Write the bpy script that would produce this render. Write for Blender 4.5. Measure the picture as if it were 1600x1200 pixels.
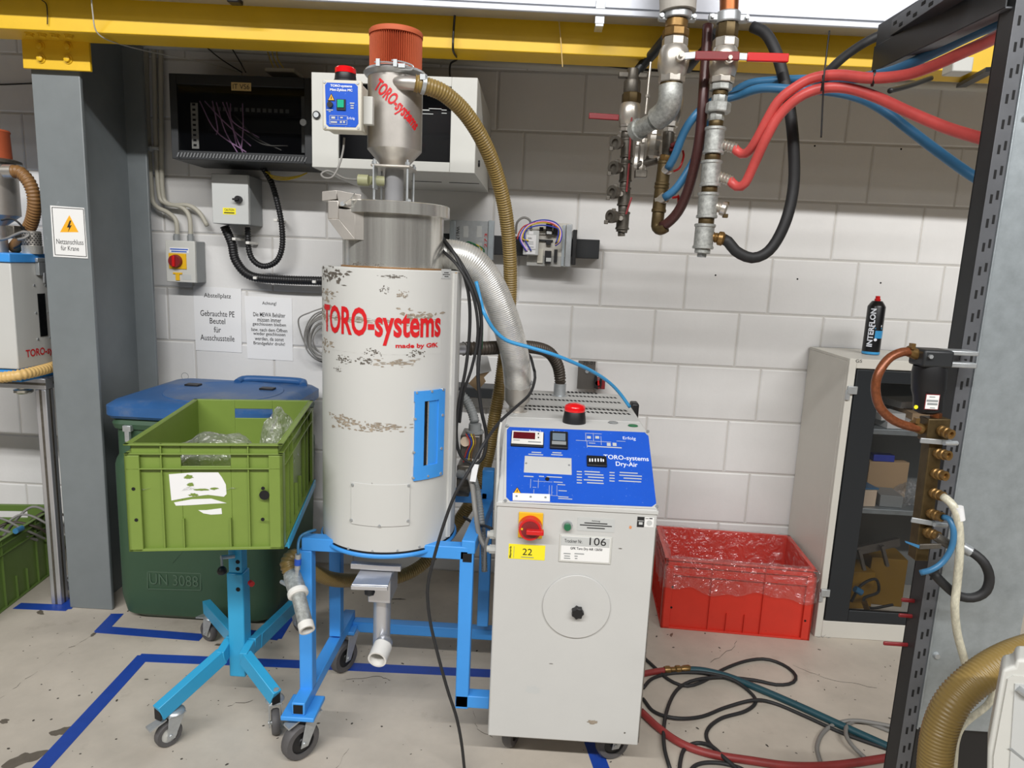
import bpy, bmesh, math, random
from mathutils import Vector as V, Matrix
random.seed(7)
for o in list(bpy.data.objects): bpy.data.objects.remove(o)
SC = bpy.context.scene
COL = SC.collection
# ------------------------------------------------------------------ camera
F, YAW, PIT, ROL, CH, WALL = 1070.0, .0336, -.1726, .0436, 1.50, 3.154
_cy, _sy, _cp, _sp = math.cos(YAW), math.sin(YAW), math.cos(PIT), math.sin(PIT)
_f = V((-_sy*_cp, _cy*_cp, _sp)); _r0 = V((_cy, _sy, 0)); _u0 = _r0.cross(_f)
_c, _s = math.cos(ROL), math.sin(ROL)
_r = _r0*_c + _u0*_s; _u = _u0*_c - _r0*_s
CAM = V((0, 0, CH))
cd = bpy.data.cameras.new('camera'); cam = bpy.data.objects.new('camera', cd); COL.objects.link(cam)
cd.sensor_width = 36; cd.lens = F/1600*36; cd.clip_start = .02
m = Matrix.Identity(4)
for i in range(3): m[i][0], m[i][1], m[i][2], m[i][3] = _r[i], _u[i], -_f[i], CAM[i]
cam.matrix_world = m; SC.camera = cam
# ------------------------------------------------------------------ light
w = bpy.data.worlds.new('hall'); SC.world = w; w.use_nodes = True
w.node_tree.nodes['Background'].inputs[0].default_value = (1, .95, .88, 1)
w.node_tree.nodes['Background'].inputs[1].default_value = .045
def strip(y, z, x, power, lx=9.0, ly=.14):
    l = bpy.data.lights.new('tube_lamp', 'AREA'); l.shape = 'RECTANGLE'; l.size = lx; l.size_y = ly
    l.energy = power; l.color = (1, .99, .98)
    o = bpy.data.objects.new('tube_lamp', l); COL.objects.link(o); o.location = (x, y, z)
    o.rotation_euler = (V((0, 2.6, .9))-V((0, y, z))).to_track_quat('-Z', 'Y').to_euler()
strip(-3.2, 5.55, 0, 790, 11, .16); strip(-5.2, 5.45, 0, 34, 11, .2); strip(-8.0, 5.4, 0, 22, 11, .2)
SC.view_settings.view_transform = 'Standard'; SC.view_settings.look = 'None'
SC.view_settings.exposure = 0.0; SC.view_settings.gamma = 1; SC.view_settings.use_curve_mapping = False
# ------------------------------------------------------------------ pixel -> place helpers (used to read sizes off the photo)
def ray(x, y): return _f*F + _r*(x-800) - _u*(y-600)
def P(x, y, Y):
    d = ray(x, y); return CAM + d*(Y/d.y)
def PZ(x, y, z):
    d = ray(x, y); return CAM + d*((z-CH)/d.z)
def k(Y, z=1.2): return (Y*.985 + (CH-z)*.172)/F      # metres per pixel at a place
# ------------------------------------------------------------------ materials
def lin(c): return tuple(((v/255)/12.92 if v/255 <= .04045 else ((v/255+.055)/1.055)**2.4) for v in c[:3])+(1,)
def M(name, col, rough=.5, metal=0, var=.0, vs=6, bump=0, bs=60, dirt=None, stretch=None, coat=0, emit=0, dirt2=None):
    m = bpy.data.materials.new(name); m.use_nodes = True; nt = m.node_tree; N = nt.nodes; L = nt.links
    b = N['Principled BSDF']; c = lin(col)
    b.inputs['Base Color'].default_value = c; b.inputs['Roughness'].default_value = rough; b.inputs['Metallic'].default_value = metal
    if coat: b.inputs['Coat Weight'].default_value = coat
    if emit: b.inputs['Emission Color'].default_value = c; b.inputs['Emission Strength'].default_value = emit
    tc = N.new('ShaderNodeTexCoord'); src = tc.outputs['Object']
    if stretch:
        mp = N.new('ShaderNodeMapping'); mp.inputs['Scale'].default_value = stretch; L.new(src, mp.inputs['Vector']); src = mp.outputs['Vector']
    out = None
    if var:
        n = N.new('ShaderNodeTexNoise'); n.inputs['Scale'].default_value = vs; n.inputs['Detail'].default_value = 6; n.inputs['Roughness'].default_value = .65
        L.new(src, n.inputs['Vector'])
        r = N.new('ShaderNodeValToRGB'); e = r.color_ramp.elements
        e[0].position = .3; e[1].position = .7
        e[0].color = tuple(v*(1-var) for v in c[:3])+(1,); e[1].color = tuple(min(1, v*(1+var)) for v in c[:3])+(1,)
        L.new(n.outputs['Fac'], r.inputs['Fac']); out = r.outputs['Color']
    for dd in (dirt, dirt2):
        if not dd: continue
        dc, th, sc = dd[:3]; sft = dd[3] if len(dd) > 3 else .04
        n = N.new('ShaderNodeTexNoise'); n.inputs['Scale'].default_value = sc; n.inputs['Detail'].default_value = 9; n.inputs['Roughness'].default_value = .7
        L.new(src, n.inputs['Vector'])
        r = N.new('ShaderNodeValToRGB'); e = r.color_ramp.elements; e[0].position = th; e[1].position = th+sft
        e[0].color = (0, 0, 0, 1); e[1].color = (1, 1, 1, 1); L.new(n.outputs['Fac'], r.inputs['Fac'])
        mx = N.new('ShaderNodeMix'); mx.data_type = 'RGBA'
        L.new(r.outputs['Color'], mx.inputs[0])
        if out: L.new(out, mx.inputs[6])
        else: mx.inputs[6].default_value = c
        mx.inputs[7].default_value = lin(dc); out = mx.outputs[2]
    if out: L.new(out, b.inputs['Base Color'])
    if bump:
        n = N.new('ShaderNodeTexNoise'); n.inputs['Scale'].default_value = bs; n.inputs['Detail'].default_value = 5
        L.new(src, n.inputs['Vector']); bp = N.new('ShaderNodeBump'); bp.inputs['Strength'].default_value = bump; bp.inputs['Distance'].default_value = .004
        L.new(n.outputs['Fac'], bp.inputs['Height']); L.new(bp.outputs['Normal'], b.inputs['Normal'])
    return m
def film(name, col, opac, rough=.12, glossy=.5, vary=0):
    m = bpy.data.materials.new(name); m.use_nodes = True; nt = m.node_tree; N = nt.nodes; L = nt.links
    b = N['Principled BSDF']; b.inputs['Base Color'].default_value = lin(col); b.inputs['Roughness'].default_value = rough
    b.inputs['Specular IOR Level'].default_value = glossy
    t = N.new('ShaderNodeBsdfTransparent'); mx = N.new('ShaderNodeMixShader'); mx.inputs[0].default_value = opac
    if vary:
        tc = N.new('ShaderNodeTexCoord'); n = N.new('ShaderNodeTexNoise'); n.inputs['Scale'].default_value = 14; n.inputs['Detail'].default_value = 4; n.inputs['Distortion'].default_value = 1.5
        L.new(tc.outputs['Object'], n.inputs['Vector']); mr = N.new('ShaderNodeMapRange')
        mr.inputs[1].default_value = .35; mr.inputs[2].default_value = .7; mr.inputs[3].default_value = opac*(1-vary); mr.inputs[4].default_value = min(1, opac*(1+vary))
        L.new(n.outputs['Fac'], mr.inputs[0]); L.new(mr.outputs[0], mx.inputs[0])
        bp = N.new('ShaderNodeBump'); bp.inputs['Strength'].default_value = .8; bp.inputs['Distance'].default_value = .01
        L.new(n.outputs['Fac'], bp.inputs['Height']); L.new(bp.outputs['Normal'], b.inputs['Normal'])
    L.new(t.outputs[0], mx.inputs[1]); L.new(b.outputs[0], mx.inputs[2]); L.new(mx.outputs[0], N['Material Output'].inputs[0])
    return m
m_block = M('painted_block', (218, 217, 215), .55, var=.03, vs=5, bump=.12, bs=55, dirt=((176, 170, 160), .70, 9, .12))
m_mort = M('painted_joint', (196, 193, 188), .7)
m_floor = M('concrete', (188, 179, 166), .5, var=.16, vs=2.6, bump=.06, bs=70, dirt=((150, 140, 127), .60, 5, .25), dirt2=((104, 98, 88), .715, 26, .03))
m_tape = M('blue_tape', (26, 66, 156), .45, var=.1, vs=20, dirt=((40, 44, 90), .68, 30))
m_stain = M('oil_stain', (98, 90, 79), .4, var=.15, vs=30)
m_crack = M('crack', (70, 64, 57), .9)
m_grey = M('grey_paint', (118, 124, 126), .42, var=.06, vs=8, dirt=((150, 156, 158), .70, 22, .05))
m_yel = M('yellow_paint', (224, 182, 36), .42, var=.05, vs=8, dirt=((120, 92, 20), .74, 18))
m_alu = M('aluminium', (205, 206, 210), .32, .75, var=.04, vs=20)
m_alub = M('brushed_aluminium', (176, 179, 186), .42, .6, var=.04, vs=20)
m_ss = M('stainless', (222, 217, 210), .22, .75, var=.45, vs=1.3, stretch=(11, 11, .15))  # vertical light and dark streaks in the colour imitate reflections
m_ss2 = M('stainless_matt', (190, 185, 178), .38, .75, var=.12, vs=8)
m_zinc = M('zinc', (186, 190, 192), .4, .65, var=.12, vs=30)
m_galv = M('galvanised', (178, 180, 176), .5, .6, var=.3, vs=90, dirt=((120, 118, 110), .62, 120, .1))
m_galvp = M('galvanised_sheet', (168, 176, 180), .5, .7, var=.12, vs=26)
m_brass = M('brass', (138, 108, 64), .38, .7, var=.25, vs=30)
m_obr = M('old_brass', (90, 75, 48), .45, .65, var=.3, vs=25)
m_cop = M('copper', (168, 104, 66), .38, .9, var=.2, vs=20)
m_dk = M('dark_fitting', (104, 99, 91), .42, .6, var=.3, vs=40)
m_nick = M('nickel', (206, 200, 190), .32, .75, var=.12, vs=30)
m_white = M('white_enamel', (198, 198, 194), .42, var=.02, vs=4, dirt=((120, 112, 100), .735, 24, .03))
m_dryer = M('light_grey_enamel', (194, 194, 191), .42, var=.025, vs=5, dirt=((140, 132, 120), .735, 16, .04))
m_lgrey = M('light_grey_plastic', (198, 198, 192), .5, var=.03)
m_mgrey = M('mid_grey_plastic', (140, 143, 143), .5)
m_cream = M('cream_plastic', (206, 202, 188), .5)
m_black = M('black_plastic', (22, 22, 24), .45)
m_blackg = M('black_gloss', (14, 15, 17), .12)
m_blackm = M('black_metal', (44, 46, 48), .45, .2, var=.08)
m_rub = M('rubber', (36, 36, 37), .6, var=.1, vs=30)
m_tyre = M('grey_tyre', (86, 84, 84), .6, var=.1, vs=30)
m_blue = M('frame_blue', (64, 150, 228), .38, var=.04, dirt=((36, 80, 140), .72, 22))
m_lblue = M('stand_blue', (50, 160, 206), .35, var=.04, dirt=((150, 170, 180), .76, 30))
m_pblue = M('panel_blue', (30, 86, 196), .32, var=.04, vs=10, dirt=((140, 172, 230), .635, 150, .06))  # pale speckles are wear together with sheen painted into the colour
m_lidb = M('lid_blue', (46, 92, 146), .45, var=.12, vs=6, dirt=((112, 120, 132), .50, 3.0, .22))
m_hblue = M('hose_blue', (56, 112, 152), .4, var=.08)
m_airb = M('air_blue', (60, 150, 205), .35)
m_hred = M('hose_red', (204, 80, 76), .42, var=.14, vs=14)
m_hred2 = M('floor_hose_red', (142, 52, 50), .5, var=.18, vs=14)
m_teal = M('floor_hose_teal', (30, 72, 82), .5, var=.1)
m_red = M('red_plastic', (204, 28, 28), .3)
m_dred = M('worn_red', (128, 32, 36), .45, var=.2, vs=20)
m_redlens = M('red_lens', (222, 20, 26), .12, coat=.6)
m_green = M('crate_green', (118, 140, 62), .42, var=.05, vs=6, dirt=((176, 190, 96), .725, 14, .06))
m_greend = M('crate_olive', (96, 120, 58), .45, var=.05, vs=6, dirt=((140, 160, 80), .74, 14, .06))
m_bin = M('bin_green', (54, 82, 60), .5, var=.06, vs=6, dirt=((84, 100, 84), .72, 14, .1))
m_crred = M('crate_red', (208, 54, 38), .42, var=.07, vs=6, dirt=((120, 34, 26), .68, 12, .1))
m_olive = M('olive_hose', (140, 117, 66), .38, var=.1, vs=8)
m_ohd = M('olive_hose_dark', (132, 106, 50), .42, var=.1, vs=8)
m_tanh = M('tan_hose', (212, 176, 112), .45, var=.08)
m_brnh = M('brown_hose', (132, 96, 56), .45, var=.1)
m_orng = M('filter_orange', (186, 90, 54), .7, var=.1, vs=10)
m_orngp = M('filter_pleat', (150, 76, 48), .8)
m_flex = M('flex_aluminium', (222, 221, 216), .34, .6, var=.2, vs=14)
m_corr = M('dark_corrugated', (78, 70, 62), .5, .3, var=.1)
m_gcab = M('grey_cable', (128, 126, 122), .5)
m_cond = M('conduit_grey', (176, 172, 158), .5, var=.05)
m_paper = M('paper', (228, 228, 228), .7)
m_sign = M('sign_white', (232, 232, 230), .35)
m_ink = M('ink_black', (28, 28, 30), .6)
m_redink = M('ink_red', (205, 28, 34), .4, dirt=((225, 215, 205), .70, 60))
m_whiteink = M('ink_white', (232, 236, 244), .5)
m_yellab = M('yellow_label', (240, 226, 40), .5)
m_yelsw = M('yellow_switch', (230, 180, 30), .45)
m_amb = M('amber_sign', (240, 176, 40), .45)
m_tan = M('tan_label', (196, 168, 112), .6)
m_scrape = M('scraped_paint', (150, 138, 122), .6, var=.35, vs=80)
m_scrapd = M('scraped_dark', (96, 90, 82), .6, var=.35, vs=90)
m_sheen = M('label_grey', (190, 192, 190), .4)  # even light grey for labels, plates and print
m_disp = M('led_window', (94, 18, 26), .2)
m_lcd = M('lcd_window', (110, 124, 136), .2)
m_greenb = M('green_button', (16, 104, 66), .2, coat=.5)
m_gsw = M('green_switch', (30, 170, 130), .25)
m_purp = M('purple_cable', (236, 186, 240), .5)
m_yelc = M('yellow_wire', (214, 186, 50), .5)
m_bluw = M('blue_wire', (48, 66, 170), .5)
m_redw = M('red_wire', (190, 60, 60), .5)
m_greenw = M('green_wire', (30, 110, 66), .5)
m_pcb = M('board_grey', (196, 192, 182), .5, var=.05)
m_card = M('cardboard', (190, 160, 124), .7, var=.05)
m_beige = M('beige_box', (222, 200, 176), .6)
m_tubew = M('tube_white', (224, 222, 216), .4)
m_trans = M('clear_tube_braid', (200, 196, 176), .35, var=.25, vs=160, stretch=(1, 1, .4))
m_rbr = M('copper_braid_hose', (126, 72, 44), .35, .35, var=.3, vs=150)
m_dkbr = M('dark_braid_hose', (70, 40, 38), .35, .1, var=.4, vs=8, stretch=(60, 60, 1))
m_cabw = M('cabinet_grey', (206, 203, 194), .45, var=.02)
m_cabd = M('door_black', (34, 38, 42), .4, .1)
m_steelp = M('punch_steel', (120, 116, 112), .4, .8, var=.1)
m_ins = M('insulation', (176, 172, 164), .7, var=.1, bump=.4, bs=60)
m_post = M('rack_black', (52, 54, 56), .45, .2, var=.08, vs=20)
m_posts = M('rack_grey', (98, 100, 104), .45, .3, var=.08, vs=20)
m_slot = M('slot_dark', (10, 10, 11), .8)
m_glass = film('dark_glass', (12, 13, 16), .30, .06, .5)
m_glass2 = film('clear_glass', (30, 32, 34), .22, .05, .5)
def bagmat(name, opac, gl, sc):
    m = bpy.data.materials.new(name); m.use_nodes = True; nt = m.node_tree; N = nt.nodes; L = nt.links; N.remove(N['Principled BSDF'])
    t = N.new('ShaderNodeBsdfTransparent'); d = N.new('ShaderNodeBsdfDiffuse'); d.inputs[0].default_value = (.8, .8, .79, 1); g = N.new('ShaderNodeBsdfGlossy'); g.inputs['Roughness'].default_value = .16
    tc = N.new('ShaderNodeTexCoord'); n = N.new('ShaderNodeTexNoise'); n.inputs['Scale'].default_value = sc; n.inputs['Detail'].default_value = 3; n.inputs['Distortion'].default_value = 2.2; L.new(tc.outputs['Object'], n.inputs['Vector'])
    bp = N.new('ShaderNodeBump'); bp.inputs['Strength'].default_value = 1; bp.inputs['Distance'].default_value = .03; L.new(n.outputs['Fac'], bp.inputs['Height'])
    L.new(bp.outputs[0], g.inputs['Normal']); L.new(bp.outputs[0], d.inputs['Normal'])
    a = N.new('ShaderNodeMixShader'); a.inputs[0].default_value = opac; b = N.new('ShaderNodeMixShader'); b.inputs[0].default_value = gl
    L.new(t.outputs[0], a.inputs[1]); L.new(d.outputs[0], a.inputs[2]); L.new(a.outputs[0], b.inputs[1]); L.new(g.outputs[0], b.inputs[2]); L.new(b.outputs[0], N['Material Output'].inputs[0]); return m
m_bag = bagmat('clear_bag', .045, .13, 16); m_bag2 = bagmat('crumpled_bag', .16, .22, 22)
m_pcl = film('clear_cover', (210, 210, 206), .45, .15, .6)
# ------------------------------------------------------------------ mesh builder
class MB:
    def __init__(s): s.v = []; s.f = []
    def add(s, vs, fs):
        b = len(s.v); s.v += [V(p) for p in vs]; s.f += [tuple(i+b for i in q) for q in fs]; return s
    def hexa(s, p): return s.add(p, [(0, 1, 2, 3), (7, 6, 5, 4), (0, 4, 5, 1), (1, 5, 6, 2), (2, 6, 7, 3), (3, 7, 4, 0)])
    def box(s, x0, x1, y0, y1, z0, z1):
        return s.hexa([(x0, y0, z0), (x1, y0, z0), (x1, y0, z1), (x0, y0, z1), (x0, y1, z0), (x1, y1, z0), (x1, y1, z1), (x0, y1, z1)])
    def ob(s, c, a, b, d):
        c, a, b, d = V(c), V(a), V(b), V(d)
        return s.hexa([c-a-b-d, c+a-b-d, c+a-b+d, c-a-b+d, c-a+b-d, c+a+b-d, c+a+b+d, c-a+b+d])
    def bar(s, p, q, wd, ht, up=(0, 0, 1)):
        p, q = V(p), V(q); t = (q-p).normalized(); a = t.cross(V(up))
        if a.length < 1e-4: a = t.cross(V((0, 1, 0)))
        a.normalize(); b = a.cross(t)
        return s.ob((p+q)/2, a*wd/2, (q-p)/2, b*ht/2)
    def lathe(s, p, ax, prof, n=24, ph=0, close=False):
        p = V(p); ax = V(ax).normalized(); a = ax.cross(V((0, 0, 1)) if abs(ax.z) < .9 else V((1, 0, 0))).normalized(); b = ax.cross(a)
        base = len(s.v)
        for r, t in prof:
            for i in range(n):
                th = 2*math.pi*i/n+ph; s.v.append(p+ax*t+(a*math.cos(th)+b*math.sin(th))*r)
        m_ = len(prof)
        for j in range(m_ if close else m_-1):
            for i in range(n):
                j2 = (j+1) % m_
                s.f.append((base+j*n+i, base+j*n+(i+1) % n, base+j2*n+(i+1) % n, base+j2*n+i))
        if not close:
            if prof[0][0] > 1e-6: s.f.append(tuple(base+i for i in range(n))[::-1])
            if prof[-1][0] > 1e-6: s.f.append(tuple(base+(m_-1)*n+i for i in range(n)))
        return s
    def cyl(s, p, q, r, r2=None, n=20, ph=0):
        p, q = V(p), V(q); return s.lathe(p, q-p, [(r, 0), (r if r2 is None else r2, (q-p).length)], n, ph)
    def pipe(s, p, q, ro, ri, n=24):
        p, q = V(p), V(q); L = (q-p).length
        return s.lathe(p, q-p, [(ri, 0), (ro, 0), (ro, L), (ri, L)], n, 0, True)
    def dome(s, p, ax, r, h, n=20):
        return s.lathe(p, ax, [(r*math.cos(a), h*math.sin(a)) for a in [i*math.pi/2/6 for i in range(7)]], n)
    def tube(s, pts, r, n=10, step=None, corr=None, rf=None):
        """smooth tube through pts; corr=(pitch, amplitude) for ribbed hose"""
        pts = [V(p) for p in pts]
        d = []
        q = [pts[0]*2-pts[1]]+pts+[pts[-1]*2-pts[-2]]
        for i in range(1, len(q)-2):
            for j in range(14):
                t = j/14; a, b, c, e = q[i-1], q[i], q[i+1], q[i+2]
                d.append(.5*((2*b)+(c-a)*t+(2*a-5*b+4*c-e)*t*t+(3*b-a-3*c+e)*t**3))
        d.append(pts[-1])
        acc = [0]
        for i in range(1, len(d)): acc.append(acc[-1]+(d[i]-d[i-1]).length)
        Lt = acc[-1]; st = corr[0]/4 if corr else (step or max(r*1.1, Lt/70))
        cnt = max(3, int(Lt/st)); ring = []; j = 0
        for i in range(cnt+1):
            t = Lt*i/cnt
            while j < len(acc)-2 and acc[j+1] < t: j += 1
            u = (t-acc[j])/max(1e-9, acc[j+1]-acc[j]); ring.append((d[j].lerp(d[j+1], min(1, u)), t))
        nrm = None; base = len(s.v)
        for i, (p, t) in enumerate(ring):
            tg = (ring[min(i+1, cnt)][0]-ring[max(i-1, 0)][0]).normalized()
            if nrm is None: nrm = tg.cross(V((0, 0, 1)) if abs(tg.z) < .9 else V((1, 0, 0)))
            nrm = (nrm-tg*nrm.dot(tg)).normalized(); bn = tg.cross(nrm)
            rr = r*(rf(t/Lt) if rf else 1)
            if corr: rr += corr[1]*(1, .15, -1, .15)[i % 4]
            for a in range(n):
                th = 2*math.pi*a/n; s.v.append(p+(nrm*math.cos(th)+bn*math.sin(th))*rr)
        for i in range(cnt):
            for a in range(n): s.f.append((base+i*n+a, base+i*n+(a+1) % n, base+(i+1)*n+(a+1) % n, base+(i+1)*n+a))
        s.f.append(tuple(base+a for a in range(n))); s.f.append(tuple(base+cnt*n+a for a in range(n)))
        return s
    def prism(s, poly, ext):
        poly = [V(p) for p in poly]; e = V(ext); n = len(poly)
        return s.add(poly+[p+e for p in poly], [tuple(range(n)), tuple(range(2*n-1, n-1, -1))]+[(i, (i+1) % n, (i+1) % n+n, i+n) for i in range(n)])
    def grid(s, fn, nu, nv):
        b = len(s.v)
        for j in range(nv+1):
            for i in range(nu+1): s.v.append(V(fn(i/nu, j/nv)))
        for j in range(nv):
            for i in range(nu): s.f.append((b+j*(nu+1)+i, b+j*(nu+1)+i+1, b+(j+1)*(nu+1)+i+1, b+(j+1)*(nu+1)+i))
        return s
    def rot(s, c, ang):
        c = V(c); R = Matrix.Rotation(ang, 3, 'Z'); s.v = [R @ (p-c)+c for p in s.v]; return s
LOC = {}
def build(name, mb, mat, parent=None, bevel=0, flat=False, angle=38, label=None, cat=None, group=None, kind=None, seg=2):
    me = bpy.data.meshes.new(name)
    lo = V([min(p[i] for p in mb.v) for i in range(3)]); hi = V([max(p[i] for p in mb.v) for i in range(3)])
    c = V(((lo.x+hi.x)/2, (lo.y+hi.y)/2, lo.z))
    me.from_pydata([p-c for p in mb.v], [], mb.f)
    bm = bmesh.new(); bm.from_mesh(me); bmesh.ops.recalc_face_normals(bm, faces=bm.faces); bm.to_mesh(me); bm.free()
    if not flat:
        me.polygons.foreach_set('use_smooth', [True]*len(me.polygons)); me.set_sharp_from_angle(angle=math.radians(angle))
    me.materials.append(mat)
    o = bpy.data.objects.new(name, me); COL.objects.link(o)
    if bevel:
        b = o.modifiers.new('bevel', 'BEVEL'); b.width = bevel; b.segments = seg; b.limit_method = 'ANGLE'; b.angle_limit = math.radians(40)
    LOC[o.name] = c
    if parent is not None: o.parent = parent; o.location = c-LOC[parent.name]
    else: o.location = c
    if label: o['label'] = label
    if cat: o['category'] = cat
    if group: o['group'] = group
    if kind: o['kind'] = kind
    return o
def thing(name, label, cat, loc, group=None):
    o = bpy.data.objects.new(name, None); COL.objects.link(o); o.location = loc; o.empty_display_size = .05; LOC[o.name] = V(loc)
    o['label'] = label; o['category'] = cat
    if group: o['group'] = group
    return o
B = build
def bx(*a): return MB().box(*a)
# ---------------- surfaces that signs, plates and lettering sit on
class Plane:
    def __init__(s, p, n):
        s.p = V(p); s.n = V(n).normalized(); s.x = V((0, 0, 1)).cross(s.n)
        s.x = s.x.normalized() if s.x.length > 1e-4 else V((1, 0, 0)); s.y = s.n.cross(s.x)
    def hit(s, x, y):
        d = ray(x, y); return CAM+d*((s.p-CAM).dot(s.n)/d.dot(s.n))
    def frame(s, cx, cy, w, h):
        c = s.hit(cx, cy); W = (s.hit(cx+w/2, cy)-s.hit(cx-w/2, cy)).dot(s.x); H = (s.hit(cx, cy-h/2)-s.hit(cx, cy+h/2)).dot(s.y)
        return (lambda a, b, o=0: c+s.x*a+s.y*b+s.n*o), W, H
    nu = 1
class Cyl:
    def __init__(s, x, y, r): s.c = V((x, y, 0)); s.r = r
    nu = 14
    def hit(s, x, y):
        d = ray(x, y); ox, oy = -s.c.x, -s.c.y; a = d.x**2+d.y**2; b = 2*(ox*d.x+oy*d.y); c = ox*ox+oy*oy-s.r**2
        t = (-b-math.sqrt(max(0, b*b-4*a*c)))/(2*a); return CAM+d*t
    def at(s, p): return math.atan2(p.x-s.c.x, -(p.y-s.c.y)), p.z
    def frame(s, cx, cy, w, h):
        t0, z0 = s.at(s.hit(cx, cy)); tl = s.at(s.hit(cx-w/2, cy))[0]; tr = s.at(s.hit(cx+w/2, cy))[0]
        tm = (tl+tr)/2; H = s.hit(cx, cy-h/2).z-s.hit(cx, cy+h/2).z
        return (lambda a, b, o=0: V((s.c.x+(s.r+o)*math.sin(tm+a/s.r), s.c.y-(s.r+o)*math.cos(tm+a/s.r), z0+b))), (tr-tl)*s.r, H
def rect(name, sf, cx, cy, w, h, mat, parent, th=.0012, off=0, **kw):
    f, W, H = sf.frame(cx, cy, w, h); mb = MB(); nu = sf.nu
    mb.grid(lambda u, v: f((u-.5)*W, (v-.5)*H, off+th), nu, 1)
    mb.grid(lambda u, v: f((u-.5)*W, (v-.5)*H, off), nu, 1)
    a = nu+1; n = 2*a
    for i in range(nu): mb.f += [(i, i+1, n+i+1, n+i), (a+i, a+i+1, n+a+i+1, n+a+i)]
    mb.f += [(0, a, n+a, n), (nu, a+nu, n+a+nu, n+nu)]
    return B(name, mb, mat, parent, **kw)
def poly(name, sf, pts, mat, parent, th=.0012, off=0, **kw):
    return B(name, MB().prism([sf.hit(*p)+sf.n*off for p in pts], sf.n*th), mat, parent, **kw)
def disc(name, sf, cx, cy, rpx, mat, parent, th=.003, off=0, n=24, taper=1, **kw):
    f, W, H = sf.frame(cx, cy, 2*rpx, 2*rpx); c = f(0, 0, off); nn = (f(0, 0, off+1)-c).normalized()
    return B(name, MB().lathe(c, nn, [(W/2, 0), (W/2*taper, th)], n), mat, parent, **kw)
_tc = {}
def glyphs(s, bold=0):
    key = (s, bold)
    if key not in _tc:
        cu = bpy.data.curves.new('t', 'FONT'); cu.body = s; cu.align_x = 'LEFT'; cu.resolution_u = 3; cu.offset = bold
        ob = bpy.data.objects.new('t', cu); COL.objects.link(ob)
        me = bpy.data.meshes.new_from_object(ob)
        vs = [tuple(v.co[:2]) for v in me.vertices]; fs = [tuple(p.vertices) for p in me.polygons]
        bpy.data.objects.remove(ob); bpy.data.meshes.remove(me); bpy.data.curves.remove(cu)
        xs = [p[0] for p in vs]; ys = [p[1] for p in vs]; x0, x1, y0, y1 = min(xs), max(xs), min(ys), max(ys)
        _tc[key] = ([((p[0]-x0)/(x1-x0)-.5, (p[1]-y0)/max(1e-6, y1-y0)-.5) for p in vs], fs)
    return _tc[key]
def text(s, sf, cx, cy, w, h, mat, parent, off=.0022, bold=0, rot=0, name='lettering', shear=0):
    vs, fs = glyphs(s, bold); f, W, H = sf.frame(cx, cy, w, h)
    if rot:
        f, W0, H0 = sf.frame(cx, cy, 2, 2); W, H = w*H0/2, h*W0/2
    cr, sr = math.cos(rot), math.sin(rot); mb = MB()
    q = [(a*W*cr-b*H*sr, a*W*sr+b*H*cr+shear*a*W) for a, b in vs]; fs = list(fs)
    if isinstance(sf, Cyl):      # cut long faces so that the print hugs the round surface
        bm = bmesh.new(); bv = [bm.verts.new((x, y, 0)) for x, y in q]
        for t_ in fs:
            try: bm.faces.new([bv[i] for i in t_])
            except ValueError: pass
        x0, x1 = min(x for x, y in q), max(x for x, y in q); st = sf.r*.09; x = x0+st
        while x < x1:
            bmesh.ops.bisect_plane(bm, geom=bm.verts[:]+bm.edges[:]+bm.faces[:], plane_co=(x, 0, 0), plane_no=(1, 0, 0), dist=1e-6); x += st
        bm.verts.index_update(); q = [tuple(v.co[:2]) for v in bm.verts]; fs = [tuple(v.index for v in t_.verts) for t_ in bm.faces]; bm.free()
    mb.v = [f(x, y, off) for x, y in q]; mb.f = fs
    return B(name, mb, mat, parent, flat=True)
def bars(sf, rows, mat, parent, off=.0022, name='small_print'):
    """several thin printed strokes (too small to read) as one flat print"""
    mb = MB()
    for cx, cy, w, h in rows:
        f, W, H = sf.frame(cx, cy, w, h); b = len(mb.v)
        mb.v += [f(-W/2, -H/2, off), f(W/2, -H/2, off), f(W/2, H/2, off), f(-W/2, H/2, off)]; mb.f.append((b, b+1, b+2, b+3))
    return B(name, mb, mat, parent, flat=True, kind='stuff' if len(rows) > 1 else None)
def blotch(name, sf, cx, cy, w, h, mat, parent, seed, n=26, off=.0006):
    rnd = random.Random(seed); f, W, H = sf.frame(cx, cy, w, h); mb = MB()
    pts = []
    for i in range(n):
        a = 2*math.pi*i/n; r = .5*(.55+.45*rnd.random()); pts.append(f(math.cos(a)*W*r, math.sin(a)*H*r, off))
    mb.v = [f(0, 0, off)]+pts; mb.f = [(0, i+1, (i+1) % n+1) for i in range(n)]
    return B(name, mb, mat, parent, flat=True)
def scuff(sf, cx, cy, w, h, mat, parent, seed, n=40, off=.0006, name='paint_scrape'):
    rnd = random.Random(seed); f, W, H = sf.frame(cx, cy, w, h); mb = MB()
    for i in range(n):
        a = max(-.5, min(.5, rnd.gauss(0, .22))); b = max(-.5, min(.5, rnd.gauss(0, .22))); sx = W*rnd.uniform(.02, .11); sy = H*rnd.uniform(.03, .14); o = len(mb.v); m_ = rnd.randint(4, 6)
        for j in range(m_): t = 2*math.pi*j/m_+rnd.uniform(-.4, .4); mb.v.append(f(a*W+math.cos(t)*sx*rnd.uniform(.5, 1), b*H+math.sin(t)*sy*rnd.uniform(.5, 1), off+i*1e-6))
        mb.f.append(tuple(range(o, o+m_)))
    return B(name, mb, mat, parent, flat=True, kind='stuff')
def bolt(parent, sf, cx, cy, rpx=2, mat=None, th=.004, name='screw', n=8):
    return disc(name, sf, cx, cy, rpx, mat or m_zinc, parent, th, 0, n, .8)
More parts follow.
